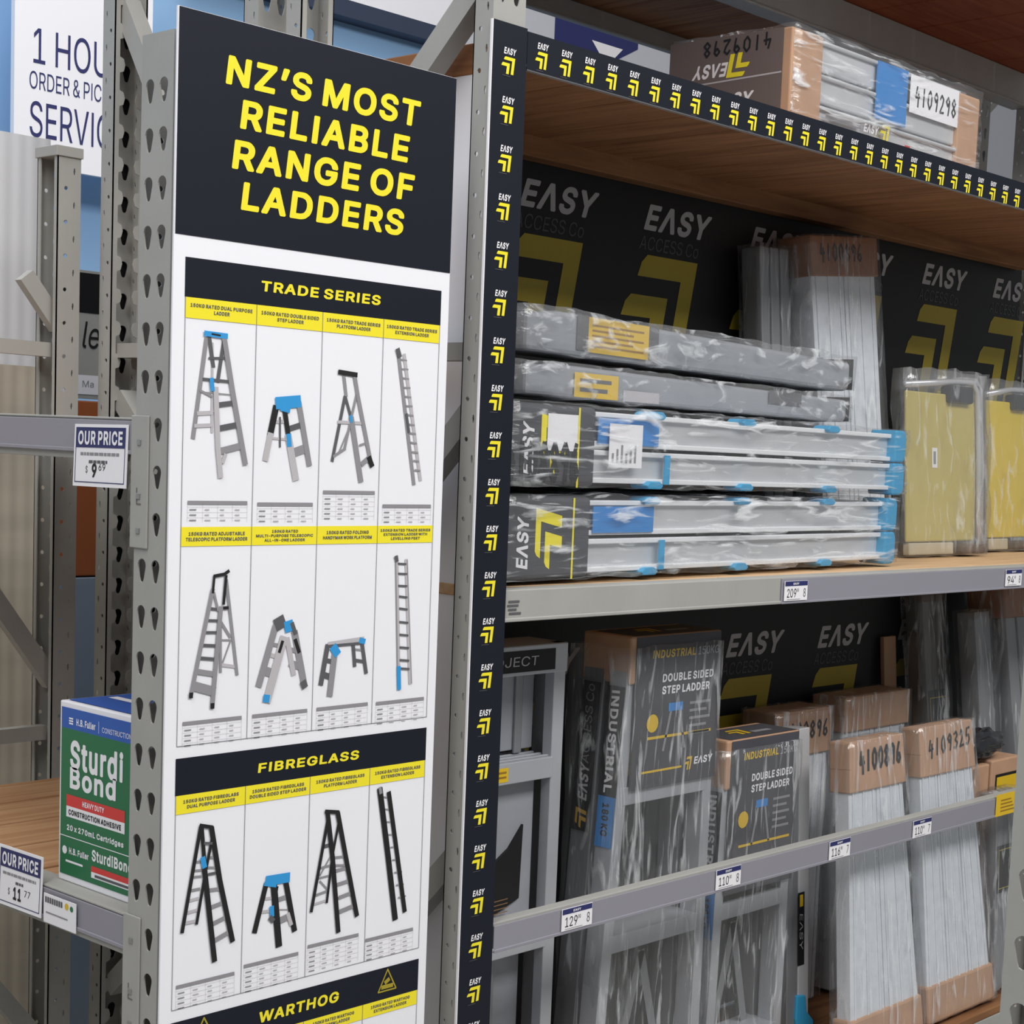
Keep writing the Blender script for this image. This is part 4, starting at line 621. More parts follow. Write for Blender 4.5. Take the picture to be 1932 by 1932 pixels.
def left_beam(z1, zl, label):
    t = thing('shelf_beam', label, 'shelf beam', 'beams of the left bay')
    F = side(0.002, .94, 0)
    m = MB(); m.box(F, 0, z1 - .055, -.04, .872, z1, 0, GREY)
    m.box(F, 0, z1 - .003, .0, .872, z1, .002, GREY)
    m.build('beam', t, .002)
    s = MB(); s.box(F, .003, zl, 0, .870, z1 - .004, .003, TRIM); s.box(F, .003, zl - .003, 0, .870, zl + .002, .005, TRIM)
    s.build('ticket_strip', t, .0008)
    connector(side(0, .066, 0), -.006, .031, z1 - .162, z1 + .003, t)
    return t
left_beam(1.566, 1.523, 'grey upper beam of the left bay, holding one square price card')
left_beam(.931, .888, 'grey lower beam of the left bay under the timber deck')

t = thing('shelf_deck', 'timber board deck under the green adhesive box', 'shelf deck')
for i in range(6):
    m = MB(); y0 = .072 + i * .1385
    m.box(Fr((.042, y0, .905), X, Y), 0, 0, 0, .41, .1295, .0255, WOODD); m.build('deck_board', t, .002)

def bay_beam(y, z0, z1, label, parent=None, x0=.603, x1=2.95, grp='long beams of the ladder bay', d=.04, mm=None):
    t = thing('shelf_beam', label, 'shelf beam', grp)
    F = front(x0, y, 0)
    m = MB(); m.box(F, 0, z0, -d, x1 - x0, z1, 0, mm or GREY)
    m.box(F, 0, z0, .0, x1 - x0, z0 + .006, .003, mm or GREY); m.box(F, 0, z0, -d - .01, x1 - x0, z0 + .006, -d, mm or GREY)
    m.build('beam', t, .0015)
    return t
bay_beam(0, 2.099, 2.146, 'grey front beam behind the long navy logo strip', d=.008)
t = bay_beam(0, 1.287, 1.3355, 'grey middle beam below the lying wrapped ladders, with a ticket strip on its right')
F = front(0, -.0005)
m = MB(); m.box(F, 1.32, 1.289, 0, 2.94, 1.333, .003, TRIM); m.box(F, 1.32, 1.287, 0, 2.94, 1.291, .005, TRIM); m.build('ticket_strip', t, .0008)
m = MB()
for k, (a_, b_) in enumerate(((.612, .636), (.610, .634), (.612, .630), (.614, .640))): m.rect(F, a_, 1.316 - k * .006, b_, 1.3195 - k * .006, .0004, INKD)
m.build('stamp', t)
t = bay_beam(0, .779, .824, 'grey safety rail crossing in front of the standing ladders', d=.022)
m = MB(); m.box(F, .606, .781, 0, 2.94, .820, .003, TRIM); m.box(F, .606, .778, 0, 2.94, .783, .005, TRIM); m.build('ticket_strip', t, .0008)
bay_beam(0, .26, .31, 'grey bottom beam under the standing ladders')
bay_beam(.43, 2.489, 2.57, 'dark grey beam at the back of the highest shelf, above the wrapped box')
bay_beam(.95, 2.527, 2.57, 'grey far beam above the navy sign, rear side of the racking', d=.008)
bay_beam(.43, 2.097, 2.146, 'grey rear beam of the top shelf hidden under its boards')

def deck(label, z0, z1, y0, y1, x0, x1, m_, w=.14):
    t = thing('shelf_deck', label, 'shelf deck', 'timber decks of the ladder bay')
    n = int(round((x1 - x0) / w))
    for i in range(n):
        m = MB(); a = x0 + (x1 - x0) * i / n
        m.box(Fr((a, y0, z0), X, Y), 0, 0, 0, (x1 - x0) / n - .003, y1 - y0, z1 - z0, m_); m.build('deck_board', t, .002)
    return t
t = deck('timber deck of the top shelf, seen from below over the black panel', 2.102, 2.1475, .020, .416, .604, 2.95, WOODX)
m = MB(); m.box(front(.62, .375, 0), 0, 2.066, -.04, 2.3, 2.104, 0, WOODB); m.build('batten', t, .002)
deck('pale plywood deck of the middle shelf under the wrapped ladders', 1.318, 1.336, .042, .412, .604, 2.95, WOODL, .6)
deck('red timber deck above the wrapped box, highest shelf front side', 2.571, 2.60, .0, .46, .604, 2.95, WOODR, .2)
deck('brown timber deck on the rear side of the highest shelf', 2.571, 2.60, .50, .99, .604, 2.87, WOODX, .2)
deck('timber deck the standing ladders rest on', .311, .329, .0, .412, .604, 2.95, WOODB, .6)

# ------------------------------------------------------------------ panels
m = MB(); m.box(side(.606, .43, 0), 0, .33, -.006, .395, 2.103, 0, WHITE)
tag(m.build('side_panel'), 'white board closing the left end of the ladder bay', 'panel')

F = front(0, .419)
m = MB(); m.box(F, .614, .332, -.006, 2.948, 2.095, 0, PBLACK)
bp = tag(m.build('back_panel'), 'black back panel printed with grey lettering and yellow chevrons', 'panel')
for z0, dx in ((1.985, 0), (1.115, -.012)):
    for i in range(6):
        x = 1.035 + .3525 * i + dx * (i > 1)
        if x > 2.8 or (z0 < 1.5 and x > 2.6): continue
        lg = MB()
        lg.text(F, 'E\u039bSY', x, z0, x + .20, z0 + .052, .0006, PWHT, .35, .035)
        lg.text(F, 'ACCESS Co', x - .012, z0 - .038, x + .175, z0 - .011, .0006, PGRY, .2, -.006)
        chevrons(lg, F, x - .045, z0 - .262, .20, .215, .0006, PYEL, .2)
        lg.build('printed_logo', bp)

# vertical logo strip on the end upright, horizontal one along the top beam
def small_logo(mb, F, u, v, w=.028):
    mb.text(F, 'E\u039bSY', u - w * .40, v + .006, u + w * .42, v + .0155, .0006, PAPER, .15, .05)
    chevrons(mb, F, u - w * .5, v - .021, w * .86, .0235, .0006, YEL, .12)
    mb.rect(F, u - w * .45, v - .0245, u + w * .1, v - .0238, .0006, INKD)
m = MB(); F = front(0, -.0005)
m.box(F, .533, .40, 0, .603, 2.1535, .003, NAVY); m.box(F, .5312, .40, -.001, .5330, 2.1535, .003, PAPER)
F2 = front(0, -.0036)
for i in range(26):
    small_logo(m, F2, .567, 2.1035 - .0686 * i, .029)
tag(m.build('logo_strip'), 'upright navy strip with small yellow chevron logos on the rack end post', 'branding strip', 'navy logo strips')
m = MB(); m.box(F, .604, 2.095, 0, 2.94, 2.150, .003, NAVY); m.rect(F2, .604, 2.0945, 2.94, 2.0965, .0003, INKD)
for i in range(44):
    small_logo(m, F2, .6355 + .0523 * i, 2.1235 - .0002 * i, .027)
tag(m.build('logo_strip'), 'long navy strip with small yellow chevron logos along the top shelf edge', 'branding strip', 'navy logo strips')

# ------------------------------------------------------------------ ladder range poster
F = front(0, -.004)
m = MB(); m.box(F, 0, .45, 0, .461, 2.0565, .003, WHITE)
poster = tag(m.build('range_poster'), 'tall white poster of ladder products with a navy heading on the rack end', 'poster')
G = front(0, -.0073)
m = MB(); m.rect(G, .0015, 1.789, .4605, 2.056, .0003, NAVY)
hd = m.build('heading_panel', poster)
m = MB()
for s, u0, u1, v0, v1 in (('NZ\u2019S MOST', .070, .395, 1.9775, 2.0135), ('RELIABLE', .093, .377, 1.928, 1.9635), ('RANGE OF', .082, .388, 1.8775, 1.914), ('LADDERS', .097, .372, 1.829, 1.8645)):
    m.text(G, s, u0, v0, u1 - .004, v1, .0008, YEL, .12, .018)
m.build('heading_lettering', hd)
def section(v0, v1, s, a0, a1, b0, b1, tri=()):
    m = MB(); m.rect(G, .017, v0, .4455, v1, .0003, NAVY); o = m.build('section_bar', poster)
    m = MB(); m.text(G, s, a0, b0, a1, b1, .0008, YEL, .1, .03); m.build('section_lettering', o)
    for u in tri:
        m = MB(); q = v0 + .012
        for P in ([(u - .017, q), (u + .017, q), (u, q + .031), (u - .017, q)],): m.stroke(G, P, .0022, .0008, PYEL)
        m.stroke(G, [(u - .010, q + .006), (u + .010, q + .006)], .006, .0008, PYEL); m.stroke(G, [(u - .004, q + .012), (u + .003, q + .016)], .006, .0008, PYEL)
        m.build('warning_triangle', o)
section(1.715, 1.763, 'TRADE SERIES', .131, .332, 1.7325, 1.746)
section(1.096, 1.1435, 'FIBREGLASS', .145, .318, 1.111, 1.124)
section(.756, .8025, 'WARTHOG', .156, .294, .771, .7865, (.068, .385))
COLS = [.018, .126, .2335, .340, .4445]
CAPS = [(1.690, 1.715, ['150KG RATED DUAL PURPOSE|LADDER', '150KG RATED DOUBLE SIDED|STEP LADDER', '150KG RATED TRADE SERIES|PLATFORM LADDER', '150KG RATED TRADE SERIES|EXTENSION LADDER']),
        (1.410, 1.434, ['150KG RATED ADJUSTABLE|TELESCOPIC PLATFORM LADDER', '150KG RATED|MULTI-PURPOSE TELESCOPIC|ALL-IN-ONE LADDER', '150KG RATED FOLDING|HANDYMAN WORK PLATFORM', '150KG RATED TRADE SERIES|EXTENSION LADDER WITH|LEVELLING FEET']),
        (1.072, 1.096, ['150KG RATED FIBREGLASS|DUAL PURPOSE LADDER', '150KG RATED FIBREGLASS|DOUBLE SIDED STEP LADDER', '150KG RATED FIBREGLASS|PLATFORM LADDER', '150KG RATED FIBREGLASS|EXTENSION LADDER']),
        (.735, .756, ['WARTHOG|PLATFORM LADDER', 'WARTHOG|STEP LADDER', '150KG RATED WARTHOG|PLATFORM LADDER', '150KG RATED WARTHOG|EXTENSION LADDER'])]
for v0, v1, caps in CAPS:
    for c in range(4):
        u0, u1 = COLS[c], COLS[c + 1]
        m = MB(); m.rect(G, u0, v0, u1 - .0006, v1, .0004, YEL)
        ls = caps[c].split('|'); h = .0046 if len(ls) == 2 else .0038
        for k, s in enumerate(ls):
            w = min(.094, len(s) * .0039); vc = (v0 + v1) / 2 + (len(ls) - 1) * h * .75 - k * h * 1.5
            m.text(G, s, (u0 + u1 - w) / 2, vc - h / 2, (u0 + u1 + w) / 2, vc + h / 2, .0008, INKD, .05, .01)
        m.build('caption_band', poster)
m = MB()
for va, vb in ((1.159, 1.715), (.819, 1.096), (.45, .756)):
    for u in COLS: m.rect(G, u - .0004, va, u + .0004, vb, .0005, LINE)
    m.rect(G, COLS[0], va - .0004, COLS[-1], va + .0004, .0005, LINE)
m.build('grid_lines', poster)
CM = {'k': INK, 'd': INKD, 'g': INKG, 'l': INKL, 'b': INKB}
for segs in PIC:
    m = MB()
    for i, sg in enumerate(segs):
        m.stroke(G, [(a / 1e4, b_ / 1e4) for a, b_ in sg[2:]], sg[1] / 1e4, .0005 + i * 6e-5, CM[sg[0]])
    m.build('ladder_picture', poster)
TAB = [(.027, 1.464, 3), (.134, 1.4625, 3), (.242, 1.479, 5), (.348, 1.461, 3), (.026, 1.187, 4), (.134, 1.187, 4), (.241, 1.187, 4), (.347, 1.186, 4), (.024, .848, 4), (.130, .854, 5), (.237, .860, 5), (.341, .849, 4)]
rnd = random.Random(4)
for u, v, n in TAB:
    m = MB(); m.rect(G, u, v - .0022, u + .091, v + .0026, .0005, INKG)
    for i in range(n):
        y = v - .0085 - i * .0066
        for c in range(4):
            x = u + .003 + c * .023; w = .010 if c == 0 else .006 + rnd.random() * .003
            m.rect(G, x, y - .0008, x + w, y + .0008, .0005, INKL if c else INKG)
        m.rect(G, u, y + .0032, u + .091, y + .0035, .0005, INKL)
    for c in range(5): m.rect(G, u + c * .02275 - .00015, v - n * .0066 - .004, u + c * .02275 + .00015, v, .0005, INKL)
    m.build('size_table', poster)

# ------------------------------------------------------------------ price cards and tickets
def price_card(label, F, w, h, big, small, sub, dec):
    t = tag(MB().box(F, 0, 0, 0, w, h, .0012, PAPER).build('price_card'), label, 'price card', 'square price cards of the left bay')
    m = MB(); n = .0016
    m.frame(F, .004, .005, w - .004, h - .004, .0012, n, NVY2)
    m.rect(F, .005, h - .030, w - .005, h - .005, n, INKD if 0 else NVY2)
    m.text(F, 'OUR PRICE', .010, h - .0265, w - .010, h - .0085, n + .0004, PAPER, 0, .05)
    for k, (a_, b_) in enumerate(sub):
        x = a_
        while x < b_:
            q = rnd.uniform(.004, .010); m.rect(F, x, h - .040 - k * .010, min(x + q, b_), h - .0362 - k * .010, n, INKD if k else INKG); x += q + .0015
    m.text(F, '$', w * .24, .0165, w * .28, .0275, n, INKD)
    m.text(F, big, w * .36, .012, w * .36 + .011 * len(big) ** .9, .030, n, INK, 0, .03)
    m.text(F, dec, w * .36 + .0155 * len(big) ** .9, .021, w * .36 + .0155 * len(big) ** .9 + .015, .030, n, INK)
    m.build('printed_face', t)
    return t
price_card('white price card reading 9.69 hung on the upper left beam', Fr((-.0045, .199, 1.4755), (0, -1, .012), (.03, 0, 1)), .121, .080, '9', '', [(.016, .104), (.036, .078)], '69')
price_card('white price card reading 11.77 standing on the lower left beam', Fr((-.0045, .377, .883), (0, -1, .012), (.03, 0, 1)), .113, .084, '11', '', [(.012, .098), (.046, .066)], '77')
F = side(-.0045, .257, .882)
t = tag(MB().box(F, 0, 0, 0, .079, .040, .001, PAPER).build('shelf_ticket'), 'small white ticket with a yellow dot beside the 11.77 card', 'price ticket')
m = MB(); [m.rect(F, .004 + k * .0055, .028, .008 + k * .0055, .036, .0014, INKD) for k in range(8)]; m.poly(F, dot(.057, .032, .0048), .0014, LABY); m.poly(F, dot(.069, .031, .004), .0014, GREEN)
m.rect(F, .006, .0135, .060, .0155, .0014, INKG); m.build('printed_face', t)

def ticket(x, z, big, dec, label):
    F = front(x, -.0056, z)
    t = tag(MB().box(F, 0, 0, 0, .073, .036, .001, PAPER).build('shelf_ticket'), label, 'price ticket', 'small price tickets of the ladder bay')
    m = MB(); m.rect(F, .001, .027, .072, .0355, .0014, NVY2)
    m.text(F, 'EASY', .026, .029, .044, .033, .0018, PAPER, .1, .02)
    m.text(F, big, .008, .006, .037, .022, .0014, INK, 0, .0)
    m.text(F, '00', .0385, .016, .045, .022, .0014, INK)
    m.text(F, dec, .060, .006, .067, .022, .0014, INKD)
    m.rect(F, .008, .002, .05, .003, .0014, INKG); m.build('printed_face', t)
ticket(.7565, .784, '129', '8', 'price ticket reading 129, leftmost on the safety rail')
ticket(1.162, .7835, '110', '8', 'price ticket in front of the second carton ladder, safety rail')
ticket(1.522, .7825, '116', '7', 'price ticket in front of the bundle marked 4100896, safety rail')
ticket(1.832, .7815, '110', '7', 'price ticket under the bundle marked 4109325, safety rail')
ticket(1.324, 1.2925, '209', '8', 'price ticket at the start of the middle shelf strip')
ticket(2.158, 1.2935, '94', '8', 'price ticket on the middle shelf under the yellow steps')
F = front(2.185, -.0056, .779)
t = tag(MB().box(F, 0, 0, 0, .096, .049, .001, LABY).build('warning_label'), 'amber label stuck on the right end of the safety rail', 'label')
m = MB()
for k in range(4): m.rect(F, .02, .009 + k * .008, .085 - k * .006, .012 + k * .008, .0014, mat('brown_ink', (150, 110, 30)))
m.build('printed_face', t)

# ------------------------------------------------------------------ green adhesive carton
t = thing('adhesive_box', 'green, white and blue adhesive carton on the left bay deck', 'box')
F = side(.03, .28, .9312)
m = MB(); m.box(F, 0, 0, -.20, .203, .249, 0, WHITE); m.build('carton', t, .002)
m = MB(); n = .0006
m.rect(F, .005, .010, .202, .2125, n, GREEN); m.rect(F, .005, .2125, .202, .241, n, BBLUE)
n = .001
m.rect(F, .0045, .063, .200, .0642, n, PAPER)
m.text(F, 'Sturdi', .028, .158, .154, .199, n, PAPER, 0, .035); m.text(F, 'Bond', .028, .131, .138, .161, n, PAPER, 0, .035)
m.rect(F, .020, .106, .160, .122, n, RED); m.rect(F, .020, .091, .160, .106, n, PAPER)
m.text(F, 'HEAVY DUTY', .060, .1105, .112, .118, n + .0004, PAPER, 0, .02); m.text(F, 'CONSTRUCTION ADHESIVE', .026, .0945, .152, .102, n + .0004, INK, 0, .02)
m.text(F, '20 x 270mL Cartridges', .022, .0705, .158, .0805, n, PAPER, 0, .02)
m.poly(F, dot(.017, .044, .006), n, PAPER); m.text(F, 'H.B. Fuller', .028, .040, .076, .049, n, PAPER, 0, .01); m.rect(F, .020, .028, .062, .031, n, PAPER)
m.text(F, 'SturdiBond', .084, .041, .178, .057, n, PAPER, 0, .03)
m.rect(F, .083, .026, .190, .034, n, RED); m.rect(F, .083, .018, .190, .026, n, PAPER); m.rect(F, .092, .020, .18, .0235, n + .0004, INKD)
for k in range(3): m.rect(F, .024, .219 + k * .0035, .034, .2212 + k * .0035, n, PAPER)
m.text(F, 'H.B. Fuller', .042, .219, .088, .2285, n, PAPER, 0, .01); m.rect(F, .0955, .216, .0963, .232, n, PAPER); m.text(F, 'CONSTRUCTION', .104, .2185, .172, .2255, n, PAPER)
m.build('printed_face', t)
T = Fr((.03, .077, 1.1806), X, Y)
m = MB(); m.rect(T, .008, .008, .192, .195, .0006, BBLUE); m.rect(T, .06, .02, .075, .18, .001, PAPER); m.text(T, 'SturdiBond', .10, .03, .15, .15, .001, PAPER); m.build('printed_top', t)

# ------------------------------------------------------------------ behind the left bay
t = thing('corrugated_sheet', 'white plastic roofing sheet standing behind the left bay, uppermost band', 'plastic sheet', 'roofing sheets behind the left bay')
def corrugated(x0, x1, z0, z1, y, amp, lam, m_, parent):
    m = MB(); n = int((x1 - x0) / lam * 8); vs = []; fs = []
    for i in range(n + 1):
        x = x0 + (x1 - x0) * i / n; yy = y + amp * math.sin(2 * math.pi * (x - x0) / lam)
        for (z, e) in ((z0, 0), (z1, 0), (z1, .003), (z0, .003)): vs.append((x, yy + e, z))
    for i in range(n):
        for j in range(4): fs.append((i * 4 + j, i * 4 + (j + 1) % 4, i * 4 + 4 + (j + 1) % 4, i * 4 + 4 + j))
    m.add(vs, fs, m_); return m.build('sheet', parent)
corrugated(-.9, .60, 0.0, 2.105, 1.27, .0005, .03, SHEETW, t)
t = thing('corrugated_sheet', 'added sheet tinted tan for the shade low on the white one, behind the left bay', 'plastic sheet', 'roofing sheets behind the left bay')
corrugated(-.9, .592, 0.0, 1.665, 1.24, .0005, .03, SHEETT, t)  # added sheet: its tan colour stands in for shelf shade

t = thing('hanging_sign', 'white service sign with dark blue lettering on the blue wall', 'sign')
F = front(1.435, 3.0, 2.335)
m = MB(); m.box(F, .08, 0, -.02, .56, .66, 0, WHITE); m.build('sign_board', t)
m = MB()
m.text(F, '1 HOUR', .142, .302, .462, .408, .001, NVY2, 0, .006)
m.text(F, 'ORDER & PICKUP', .130, .226, .462, .279, .001, NVY2, 0, -.006); m.text(F, 'SERVICE', .132, .085, .462, .192, .001, NVY2, 0, .006); m.build('sign_lettering', t)

t = thing('display_board', 'grey board with black lettering seen between the two rear posts', 'display board')
F = front(.93, 1.8, 0)
m = MB(); m.box(F, 0, 1.62, -.03, .24, 1.918, 0, GREY); m.build('board', t)
m = MB(); m.rect(F, 0, 1.82, .24, 1.912, .001, PBLACK); m.rect(F, 0, 1.63, .24, 1.675, .001, PAPER)
m.text(F, 'le', .075, 1.738, .118, 1.80, .0015, INK, .15, 0); m.text(F, 'Ma', .078, 1.647, .108, 1.662, .0015, INKG); m.build('board_print', t)
t = thing('orange_carton', 'orange brown carton below the grey lettered board', 'box')
m = MB(); m.box(front(.90, 1.8, 0), 0, 1.2, -.3, .3, 1.615, 0, mat('orange_brown_board', (170, 92, 48), .7)); m.build('carton', t, .003)

t = thing('steel_sheet', 'blue grey sheet standing under the orange brown carton, between the rear posts', 'sheet')
m = MB(); m.box(front(.90, 1.80, 0), 0, 0, -.3, .3, 1.197, 0, mat('blue_grey_sheet', (150, 160, 172), .5)); m.build('sheet', t, .003)
t = thing('dark_blocker_board', 'added black board behind the racking, keeping the rear post slots dark', 'panel')
m = MB(); m.box(front(.565, 1.0, 0), 0, .05, -.02, 2.3, 2.15, 0, PBLACK); m.box(front(.565, 1.0, 0), 0, 2.15, -.02, .07, 2.7, 0, PBLACK); m.build('panel', t, .002)  # unseen board added to stop light showing through the rear slots
# signs on the far wall, over the rear aisle
t = thing('wall_sign', 'white fascia sign with a navy lower edge above the blue wall', 'sign')
F = front(2.2, 3.14, 0)
m = MB(); m.box(F, 0, 3.125, -.06, 1.25, 4.2, 0, WHITE); m.build('sign_board', t)
m = MB(); m.box(F, 0, 3.065, -.06, 1.25, 3.125, .02, mat('navy_edge', (52, 62, 84))); m.build('lower_edge', t)
t = thing('wall_sign', 'white wall sign with a navy arrow above the top shelf', 'sign')
F = front(3.45, 3.15, 0)
m = MB(); m.box(F, 0, 2.2, -.03, 5.0, 4.4, 0, mat('pale_grey_board', (196, 198, 206), .5)); m.build('sign_board', t)
m = MB(); m.poly(F, [(.57, 3.32), (.57, 3.16), (.87, 3.16), (1.10, 3.28), (1.10, 3.32)], .001, NVY2); m.poly(F, [(.80, 3.26), (1.0, 3.26), (.90, 3.17)], .002, PAPER); m.build('arrow_print', t)

# ------------------------------------------------------------------ wrapped box on the top shelf
t = thing('wrapped_ladder_box', 'film wrapped silver ladder pack with cardboard ends on the top shelf', 'ladder pack')
F = front(1.35, .06, 2.1485); S = side(1.35, .34, 2.1485)
m = MB(); m.box(F, 0, 0, -.28, .10, .172, 0, CARD); o = m.build('end_carton', t, .003)
m = MB(); m.rect(S, .0, .0, .262, .172, .0008, mat('taupe_carton_print', (108, 96, 92), .7))
I = S.at(.262, .172, .0012).spin(180)
m.text(I, 'E\u039bSY', .122, .047, .20, .073, 0, PAPER, .25, .03); chevrons(m, I, .076, .034, .046, .042, 0, YEL, .2)
m.text(S, 'E\u039bSY', .105, .042, .195, .068, .0012, PAPER, .25, .03)
m.stroke(S, [(0, .088), (.26, .094)], .003, .0012, INKL)
hand(m, S.at(0, 0, 0).at(.235, .165).spin(180), '4109298', 0.0, 0.0, .16, .026, .0014, .004)
m.build('printed_end', o)
m = MB()
for v0, v1 in ((.010, .052), (.058, .108), (.114, .168)):
    m.box(F, .10, v0, -.26, .61, v1, -.01, ALU); m.box(F, .10, v1 - .008, -.012, .61, v1, -.003, ALU)
m.build('rail', t, .003)
m = MB(); m.box(F, .29, .06, -.005, .40, .168, -.002, BLUEL); m.build('blue_label', t)
m = MB(); m.rect(F, .41, .092, .60, .165, -.002, PAPER); hand(m, F, '4109298', .43, .11, .165, .035, -.0012, .004); m.build('paper_label', t)
m = MB(); m.text(F, 'E\u039bSY', .25, .028, .30, .044, -.001, PAPER, .2, .02); chevrons(m, F, .31, .022, .03, .03, -.001, YEL); m.rect(F, .12, .03, .24, .04, -.001, INKG); m.rect(F, .40, .02, .42, .026, -.001, RED); m.build('printed_marks', t)
m = MB(); m.box(F, .60, 0, -.28, .69, .166, -.002, CARD); m.build('end_carton', t, .006)
wrap('film', t, F, .008, .006, -.276, .688, .178, .003, FILM, .006, .025, 1.0)

# ------------------------------------------------------------------ ladders lying on the middle shelf
SHF = 1.3362
def lying_ladder(name, label, F, L, H, D, scribble, seed):
    t = thing(name, label, 'ladder pack', 'wrapped ladders lying on the middle shelf')
    e = .215
    m = MB(); m.box(F, 0, .006, -D, e, H - .004, -.004, CARDD); o = m.build('end_carton', t, .008)
    R = F.at(.048, .018, -.0035).spin(90)         # print turned a quarter
    m = MB(); m.text(R, 'E\u039bSY', .004, -.012, .082, .016, 0, PAPER, .15, .02)
    chevrons(m, R, .008, -.092, .085, .064, 0, YEL, .2)
    m.rect(F, .166, .004, .1705, H - .006, -.003, YEL); m.build('printed_end', o)
    if scribble:
        m = MB(); m.rect(F, .09, H - .075, .165, H - .018, -.0025, PAPER); hand(m, F, '4108896', -.004, .014, .180, .058, -.002, .0085); m.build('paper_label', o)
    # two rails one above the other, three ladders deep; each a channel, flange highlights painted white
    for k in range(3):
        n1 = -.012 - k * D / 3.1
        for v0, v1 in ((.012, H / 2 - .003), (H / 2 + .003, H - .010)):
            m = MB(); m.box(F, e - .01, v0, n1 - D / 3.4, L - .01, v1, n1 - .004, ALU)
            m.box(F, e - .01, v1 - .0085, n1 - .006, L - .01, v1, n1 + .0045, FLANGE); m.box(F, e - .01, v0, n1 - .006, L - .01, v0 + .0085, n1 + .0045, FLANGE)
            m.build('rail', t, .0015)
    for v0, v1 in ((.002, H / 2 - .001), (H / 2 + .001, H - .002)):
        m = MB(); m.prism(F, [(L - .045, v0), (L - .008, v0), (L, v0 + .012), (L, v1 - .012), (L - .008, v1), (L - .045, v1)], -D * .33, .004, BLUE); m.build('foot_cap', t, .004)
    for u in (e + .14, e + .42, e + .72):
        for v in (0.004, H - .016):
            m = MB(); m.prism(F, [(u, v), (u + .035, v), (u + .042, v + .006), (u + .032, v + .013), (u + .004, v + .013), (u - .006, v + .006)], -.035, .002, BLUE); m.build('rung_clip', t, .002)
    m = MB(); m.box(F, e + .005, H * .55, -.006, e + .17, H * .86, -.0045, BLUEL); m.build('blue_label', t)
    m = MB(); m.box(F, e + .19, .012, -.006, e + .205, H * .45, -.0035, BLUE); m.build('blue_tab', t)
    if scribble:
        m = MB(); m.rect(F, e + .028, H * .28, e + .118, H * .80, .0005, PAPER)
        for k in range(6): m.rect(F, e + .036 + k * .012, H * .34, e + .041 + k * .012, H * (.45 + .05 * (k % 3)), .001, INKG)
        m.build('delivery_label', t)
    wrap('film', t, F, -.004, .006, -D - .002, L + .004, H - .002, .006, FILM, .005, .022, seed, (1, 1.6, 1))
    return t
c3, s3 = math.cos(math.radians(3.0)), math.sin(math.radians(3.0))
lying_ladder('lying_ladder', 'film wrapped ladder lying on the middle shelf, lowest of the pile', Fr((.628, .028, SHF + .004), (c3, s3, 0), Z), 1.225, .139, .17, False, 2.0)
lying_ladder('lying_ladder', 'film wrapped ladder with scrawled black marker, second in the lying pile', Fr((.626, .022, SHF + .150), (c3, s3 * 1.05, -.003), Z), 1.243, .136, .17, True, 5.0)

def bagged(label, F, L, H, D, seed, kind):
    t = thing('bagged_plank', label, 'ladder pack', 'bagged planks on the lying ladders')
    m = MB(); m.prism(F, [(.02, .004), (L - .012, .004), (L - .004, H * .22), (L - .004, H * .8), (.10, H - .005), (.02, H * .8)], -D, -.006, GPOLY); m.build('plank', t, .008)
    m = MB()
    if kind:
        m.rect(F, .145, H * .18, .375, H * .92, -.004, INKD); m.rect(F, .175, H * .16, .345, H * .90, -.0035, LABY)
        for k in range(5): m.rect(F, .185, H * (.28 + k * .11), .33 - (k % 2) * .03, H * (.32 + k * .11), -.003, mat('brown_ink', (150, 110, 30)))
    else:
        m.rect(F, .14, H * .1, .26, H * .75, -.003, LABY); m.rect(F, .155, H * .5, .24, H * .6, -.0025, INKD); m.rect(F, .155, H * .25, .23, H * .36, -.0025, INKD)
        m.rect(F, .275, H * .1, .38, H * .4, -.003, INKL); m.rect(F, .74, H * .45, .86, H * .85, -.003, INKD)
    m.build('printed_labels', t)
    m = MB(); m.box(F, L - .004, H * .1, -D, L, H * .9, -.002, BLK); m.build('end_cap', t, .001)
    wrap('bag', t, F, 0, .006, -D - .004, L + .002, H - .004, .002, FILMH, .007, .025, seed, (.8, 1.5, 1))
    return t
bagged('grey bagged plank with a small yellow label, lying under the topmost plank', Fr((.735, .11, 1.631), (.998, .06, -.006), Z), 1.05, .062, .12, 3.0, False)
bagged('grey bagged plank with a large yellow label, topmost of the lying pile', Fr((.735, .112, 1.701), (.998, .06, -.012), Z), 1.06, .078, .12, 9.0, True)
t = thing('taped_carton', 'pale taped carton end behind the bagged planks, touching the logo strip', 'box')
m = MB(); m.box(front(.622, .12, 1.632), 0, 0, -.22, .105, .105, 0, mat('pale_carton', (196, 182, 172), .7, 0, .2, .08, 40)); m.build('carton', t, .003)
m = MB(); m.rect(front(.622, .1195, 1.632), 0, .028, .105, .045, .0008, INKG); m.build('tape', t)

